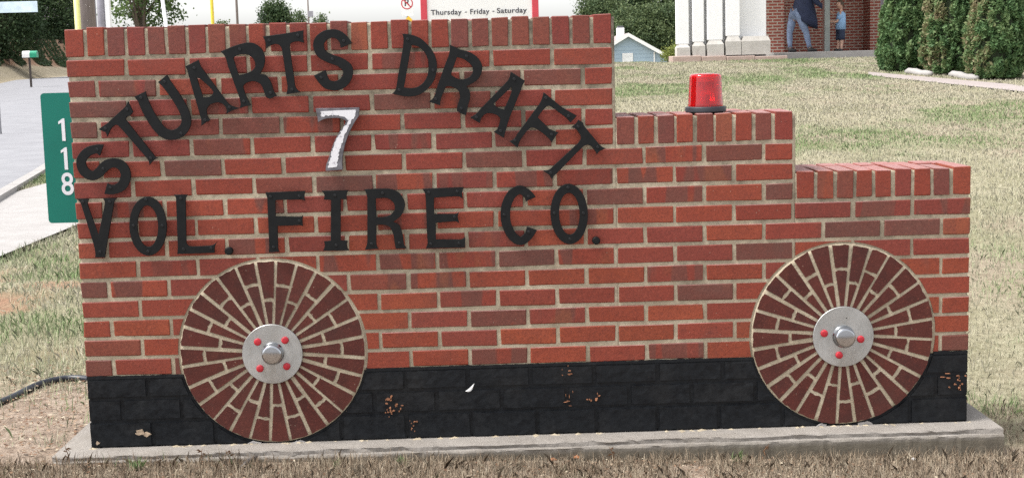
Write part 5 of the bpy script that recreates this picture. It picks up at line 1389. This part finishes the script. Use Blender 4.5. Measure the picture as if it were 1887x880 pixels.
for (sx, sy_, ex, ey, wx_, wy_, dy) in ((1490, -14, 1502, 6, 1519, 18, -.20), (1492, -12, 1500, 10, 1505, 28, .20)):
    s_ = f.add(f.pt(sx, sy_, dy*.9), .062, ch2); e_ = f.add(f.pt(ex, ey, dy), .044, s_); w_ = f.add(f.pt(wx_, wy_, dy), .030, e_); arms.append((s_, e_, w_))
    f.hand(w_, f.j[w_]-f.j[e_], (0, 1, 0), .17)
ad = thing('person', 'adult in jeans and long navy coat bending on the porch beside the grey post', 'person', tuple(map(float, f.pt(1474, 94))))
link('body', skin_mesh(f.j, f.e, f.r), ad, None, M_SKIN, True)
hc = f.pt(1507, -42); fc = np.array([.93, -.30, 0])
link('head', head_mesh(hc, .235, fc), ad, None, M_SKIN, True); hr_ = link('hair', hair_mesh(hc, .24, fc, -.25), ad, None, M_HAIRB, True); eyes_mouth(hc, .235, fc, ad)
jm = MB()
for h_, k_, a_, dy, ax, ay, tx in legs:
    q, _ = dress(f, ad, [pel, h_, k_, a_], 1.16, 'x', M_JEAN); jm.add(q.v, q.f)
    sh = loft([(f.pt(ax-3, ay+4.5, dy), np.array([0, 0, .05]), np.array([0, .04, 0])), (f.pt(ax+2, ay+4.2, dy), np.array([0, 0, .06]), np.array([0, .048, 0])),
               (f.pt(tx-4, ay+5.3, dy), np.array([0, 0, .036]), np.array([0, .05, 0])), (f.pt(tx+1, ay+5.6, dy), np.array([0, 0, .022]), np.array([0, .03, 0]))], 14)
    sh.build('shoe', M_SHOE, ad, True)
jm.build('jeans', M_JEAN, ad, True)
upv = lambda a, b: (np.array([a, 0, b]))
k_ = px1
loft([(f.pt(1494, -22), upv(.07, -.05), np.array([0, .12, 0])), (f.pt(1490, -13), upv(.15, -.09), np.array([0, .24, 0])), (f.pt(1482, 4), upv(.20, -.09), np.array([0, .22, 0])),
      (f.pt(1482, 18), upv(.25, -.07), np.array([0, .21, 0])), (f.pt(1485, 32), upv(.26, -.11), np.array([0, .22, 0])), (f.pt(1488, 46), upv(.22, -.10), np.array([0, .23, 0]))], 24).build('coat', M_COAT, ad, True)
sm_ = MB()
for a_ in arms: q, _ = dress(f, ad, list(a_), 1.35, 'x', M_COAT); sm_.add(q.v, q.f)
sm_.build('coat_sleeves', M_COAT, ad, True)
# child holding on to the post
D = 31.0; f = Fig(D, zfl)
pel = f.add(f.pt(1549, 55), (.075, .09)); c1 = f.add(f.pt(1549, 42), (.075, .09), pel); c2 = f.add(f.pt(1550, 27), (.08, .10), c1); nk = f.add(f.pt(1550, 20), .035, c2); hd = f.add(f.pt(1549.5, 15), .034, nk)
legs = []
for kx, ax, dy in ((1546.5, 1545, .05), (1550.5, 1549.5, -.05)):
    h_ = f.add(f.pt(1549+(kx-1549)*.4, 57, dy), .062, pel); k_ = f.add(f.pt(kx, 74, dy), .042, h_); a_ = f.add(f.pt(ax, 89, dy), .028, k_); b_ = f.add(f.pt(ax, 92, dy), .026, a_); f.add(f.pt(ax-6, 93, dy), .022, b_); legs.append((h_, k_, a_, ax, dy))
arms = []
for sx, ex, ey, wx_, wy_, dy in ((1547, 1540, 41, 1532, 40, -.09), (1549, 1542, 45, 1533, 47, .08)):
    s_ = f.add(f.pt(sx, 28, dy), .038, c2); e_ = f.add(f.pt(ex, ey, dy), .028, s_); w_ = f.add(f.pt(wx_, wy_, dy*.7), .020, e_); arms.append((s_, e_, w_)); f.hand(w_, f.j[w_]-f.j[e_], (0, 0, 1), .11, .9)
kid = thing('person', 'small child in light blue shirt and dark shorts holding the porch post', 'person', tuple(map(float, f.pt(1549, 94))))
link('body', skin_mesh(f.j, f.e, f.r), kid, None, M_SKIN, True)
hc = f.pt(1547.5, 9.5); fc = np.array([-.95, -.30, 0])
link('head', head_mesh(hc, .20, fc), kid, None, M_SKIN, True); link('hair', hair_mesh(hc, .208, fc, .0), kid, None, M_HAIRB, True); eyes_mouth(hc, .20, fc, kid)
loft([(f.pt(1550, 21.5), upv(.045, 0), np.array([0, .06, 0])), (f.pt(1550, 26), upv(.095, 0), np.array([0, .125, 0])), (f.pt(1549.5, 40), upv(.105, 0), np.array([0, .12, 0])), (f.pt(1549, 54.5), upv(.115, 0), np.array([0, .13, 0]))], 20).build('shirt', M_SHIRT, kid, True)
sl = MB()
for s_, e_, w_ in arms:
    mid = f.j[s_]*.35+f.j[e_]*.65; sl.tube([f.j[s_], (f.j[s_]+mid)/2, mid], [.052, .048, .046], 12)
sl.build('shirt_sleeves', M_SHIRT, kid, True)
sh_ = MB()
for h_, k_, a_, ax, dy in legs:
    sh_.tube([f.pt(1549, 53, dy*.6), f.j[h_], f.j[h_]*.3+f.j[k_]*.7, f.j[k_]], [.075, .078, .070, .066], 14)
    loft([(f.pt(ax+2, 92, dy), np.array([0, 0, .03]), np.array([0, .026, 0])), (f.pt(ax-2, 92.2, dy), np.array([0, 0, .032]), np.array([0, .03, 0])), (f.pt(ax-7, 93, dy), np.array([0, 0, .015]), np.array([0, .022, 0]))], 12).build('shoe', M_SHOE, kid, True)
sh_.build('shorts', M_SHORT, kid, True)

# ------------------------------------------------------------------ grass (single blades)
M_GRASS = leaf_mat('grass_blades', [(0, (.14, .22, .08)), (.22, (.235, .305, .14)), (.45, (.34, .36, .22)), (.72, (.45, .415, .305)), (1, (.53, .485, .385))], .8, .22, .65)
M_STRAW = leaf_mat('dead_straw', [(0, (.09, .15, .05)), (.10, (.15, .105, .07)), (.5, (.26, .20, .14)), (1, (.47, .40, .30))], .85, .15, .6)
def blades(x, y, z, ln, wd, lean, tint):
    n = len(x); a = nprng.uniform(0, 2*math.pi, n); b = nprng.uniform(0, 2*math.pi, n)
    l_ = lean*nprng.random(n)**.7; h = ln*np.sqrt(np.clip(1-l_*l_, .02, 1)); o = ln*l_
    bx_, by_ = np.cos(a)*wd/2, np.sin(a)*wd/2
    mid = np.column_stack([x+np.cos(b)*o*.35, y+np.sin(b)*o*.35, z+h*.65])
    V = np.stack([np.column_stack([x-bx_, y-by_, z-.006]), np.column_stack([x+bx_, y+by_, z-.006]),
                  mid+np.column_stack([bx_*.7, by_*.7, 0*x]), np.column_stack([x+np.cos(b)*o, y+np.sin(b)*o, z+h]), mid-np.column_stack([bx_*.7, by_*.7, 0*x])], 1)
    F = np.arange(5*n).reshape(n, 5); F3 = F[:, [0, 1, 2, 3, 4]]
    return V.reshape(-1, 3), F3, np.repeat(tint, 5)
def free(x, y):
    ok = ~on_road(x, y) & ~on_pave(x, y, -.03) & ~((x > WX0-.02) & (x < WX1+.02)) & ~((x > -.12) & (x < 3.14) & (y > -.125) & (y < .42))
    return ok
ST = dict(x0=PX(1225, D0-.6)-.1, y=ys1-1.1)
pvx = np.array([v[0] for v in V]) if False else None
def lawn(n, x0, x1, y0, y1, name, mat, lnr, wd0, lean, tintf, dens, label):
    x = nprng.uniform(x0, x1, n); y = y0+(y1-y0)*nprng.random(n)**dens
    ok = free(x, y) & ~((x > ST['x0']) & (y > ST['y']-.05))
    x, y = x[ok], y[ok]; z = terrain(x, y) + (vnoise(x*1.3, y*1.3, 3)-.5)*.05*np.exp(-((x-1.5)**2/60+(y-6)**2/140))*np.clip((np.abs(y)-.2)*1.5, .1, 1)
    Dd = np.hypot(x-CAM[0], y-CAM[1]); tint = tintf(x, y, nprng.random(len(x)))
    keep = tint > -.5; x, y, z, Dd, tint = x[keep], y[keep], z[keep], Dd[keep], tint[keep]
    ln = nprng.uniform(lnr[0], lnr[1], len(x))*(.55+.9*vnoise(x*4.5, y*4.5, 55, 2))*(1-.35*np.clip(tint, 0, 1)); w_ = wd0*np.clip(Dd/6, .8, 4)*nprng.uniform(.6, 1.3, len(x))
    Vv, Ff, Tt = blades(x, y, z, ln, w_, lean, tint)
    return tag(leaf_mesh(name, Vv, Ff, Tt, mat), label, 'grass', None, 'stuff')
def t_hill(x, y, r):
    g = vnoise(x*.55, y*.42, 21, 4); g2 = vnoise(x*2.6, y*2.0, 25, 3)
    return np.clip(.72-.56*sstep(.38, .66, g*.6+g2*.4)-.10*sstep(3.0, 5, x)*(1-sstep(3, 9, y))+(r-.5)*.24+.04*np.clip(y/20, 0, 1), 0, 1)
lawn(430000, 1.0, 13.0, .42, 27, 'lawn_grass', M_GRASS, (.018, .052), .0032, .99, t_hill, 1.35, 'dry yellow green lawn rising behind the wall')
def t_left(x, y, r):
    g = vnoise(x*1.4, y*1.2, 45, 3); bare = np.exp(-(((x+.4)/.75)**2+((y-.45)/.65)**2))
    rs = sstep(.50, .62, vnoise(x*1.6+4, y*1.6, 31))*np.exp(-((y-3.3)/1.6)**2)
    t = np.clip(.66-.42*sstep(.4, .7, g)+(r-.5)*.55, 0, 1)
    return np.where((nprng.random(len(x)) < bare*.97) | (nprng.random(len(x)) < rs*.85), -1, t)
lawn(170000, -4.5, 1.0, .1, 15.5, 'verge_grass', M_GRASS, (.025, .080), .0034, .97, t_left, 1.3, 'patchy green and straw grass left of the wall')
def t_front(x, y, r):
    g = vnoise(x*3.5, y*6, 91, 3); return np.where(vnoise(x*5, y*5, 97, 2) < .16, -1, np.clip(.58+(r-.5)*.95-.6*sstep(.66, .75, g)*(r > .5), 0, 1))
lawn(42000, -.9, 3.9, -.75, -.128, 'straw_grass', M_STRAW, (.020, .070), .0026, 1.0, t_front, .6, 'brown dead straw along the foot of the slab')
lawn(3800, 3.15, 4.2, -.4, .6, 'straw_tufts', M_STRAW, (.03, .07), .0034, .99, lambda x, y, r: np.clip(.75+(r-.5)*.6, 0, 1), 1, 'pale straw at the right end of the slab')
# green tufts at the slab's foot
def tuft(px, py, n, h, label):
    p = ground_pt(px, py); z = float(terrain(p[0], p[1])); x = p[0]+nprng.normal(size=n)*.010; y = p[1]+nprng.normal(size=n)*.008
    Vv, Ff, Tt = blades(x, y, np.full(n, z), nprng.uniform(.5, 1.1, n)*h, np.full(n, .0038), .75, nprng.uniform(0, .22, n))
    tag(leaf_mesh('grass_tuft', Vv, Ff, Tt, M_GRASS), label, 'grass tuft', 'green grass tufts along the slab')
tuft(251, 866, 46, .050, 'bright green grass tuft near the slab\'s left end')
tuft(622, 862, 40, .042, 'green grass tuft before the left wheel, right of the stick')
tuft(742, 860, 36, .045, 'green grass tuft left of the two orange leaves')
tuft(1362, 852, 30, .050, 'green grass tuft before the slab, left of the right wheel')
# dead weed stems leaning on the slab
def stem(px, py, h, lean, label):
    p = ground_pt(px, py); z = float(terrain(p[0], p[1])); mb = MB(); pts = [(p[0]+lean*u*u, p[1]+.01*math.sin(u*5), z+h*u) for u in np.linspace(0, 1, 7)]
    mb.tube(pts, [.0022, .002, .0018, .0016, .0014, .0012, .0008], 6)
    for u in (.45, .6, .72, .85, .95):
        q = pts[int(u*6)]; a = rnd.uniform(0, 6.28); l_ = rnd.uniform(.012, .026)
        e = (q[0]+math.cos(a)*l_, q[1]+math.sin(a)*l_*.5, q[2]+rnd.uniform(-.012, .008)); m_ = ((q[0]+e[0])/2, (q[1]+e[1])/2-.003, (q[2]+e[2])/2+.006)
        b = len(mb.v); mb.v += [q, m_, e, ((q[0]+e[0])/2, (q[1]+e[1])/2+.004, (q[2]+e[2])/2-.003)]; mb.f.append((b, b+1, b+2, b+3))
    tag(mb.build('dead_weed', simple('dead_weed_stem', (.22, .12, .065), .9, 0, .4, 50), None), label, 'weed', 'dead weeds along the slab')
stem(127, 858, .075, -.006, 'upright dead brown weed at the slab\'s left corner')
stem(371, 856, .060, .008, 'short dead brown weed left of the left wheel\'s foot')
stem(423, 856, .055, -.008, 'short dead brown weed just before the left wheel')
stem(1133, 852, .060, -.02, 'leaning dead weed below the middle of the black bricks')
stem(1405, 846, .055, .02, 'leaning dead weed left of the right wheel\'s foot')


# loose litter: straw lying flat, dead leaf crumbs and grit on the bare soil
def litter(name, n, x0, x1, y0, y1, sz, mat, label, lo, hi):
    x = nprng.uniform(x0, x1, n); y = nprng.uniform(y0, y1, n); ok = free(x, y); x, y = x[ok], y[ok]; k = len(x)
    z = terrain(x, y)+nprng.uniform(.002, .016, k); a = nprng.uniform(0, 2*math.pi, k); ln = sz*nprng.uniform(.4, 1.6, k); wd = ln*nprng.uniform(.12, .6, k)
    c_, s_ = np.cos(a), np.sin(a); q = []
    for u, v in ((-.5, 0), (0, -.5), (.5, 0), (0, .5)):
        q.append(np.column_stack([x+c_*ln*u-s_*wd*v, y+s_*ln*u+c_*wd*v, z+nprng.uniform(0, .006, k)]))
    V = np.stack(q, 1).reshape(-1, 3); tag(leaf_mesh(name, V, np.arange(4*k).reshape(k, 4), np.repeat(nprng.uniform(lo, hi, k), 4), mat), label, 'litter', None, 'stuff')
M_LIT = leaf_mat('dead_litter', [(0, (.075, .045, .030)), (.35, (.16, .085, .050)), (.6, (.26, .17, .11)), (1, (.48, .42, .32))], .9, .1, .4)
litter('leaf_litter', 5200, -.9, 3.9, -.7, -.13, .013, M_LIT, 'brown leaf crumbs and straw bits before the slab', .0, 1)
litter('straw_litter', 5200, -1.7, -.11, -.35, 1.5, .016, M_LIT, 'straw bits and crumbs on the bare soil left of the slab', .25, 1)
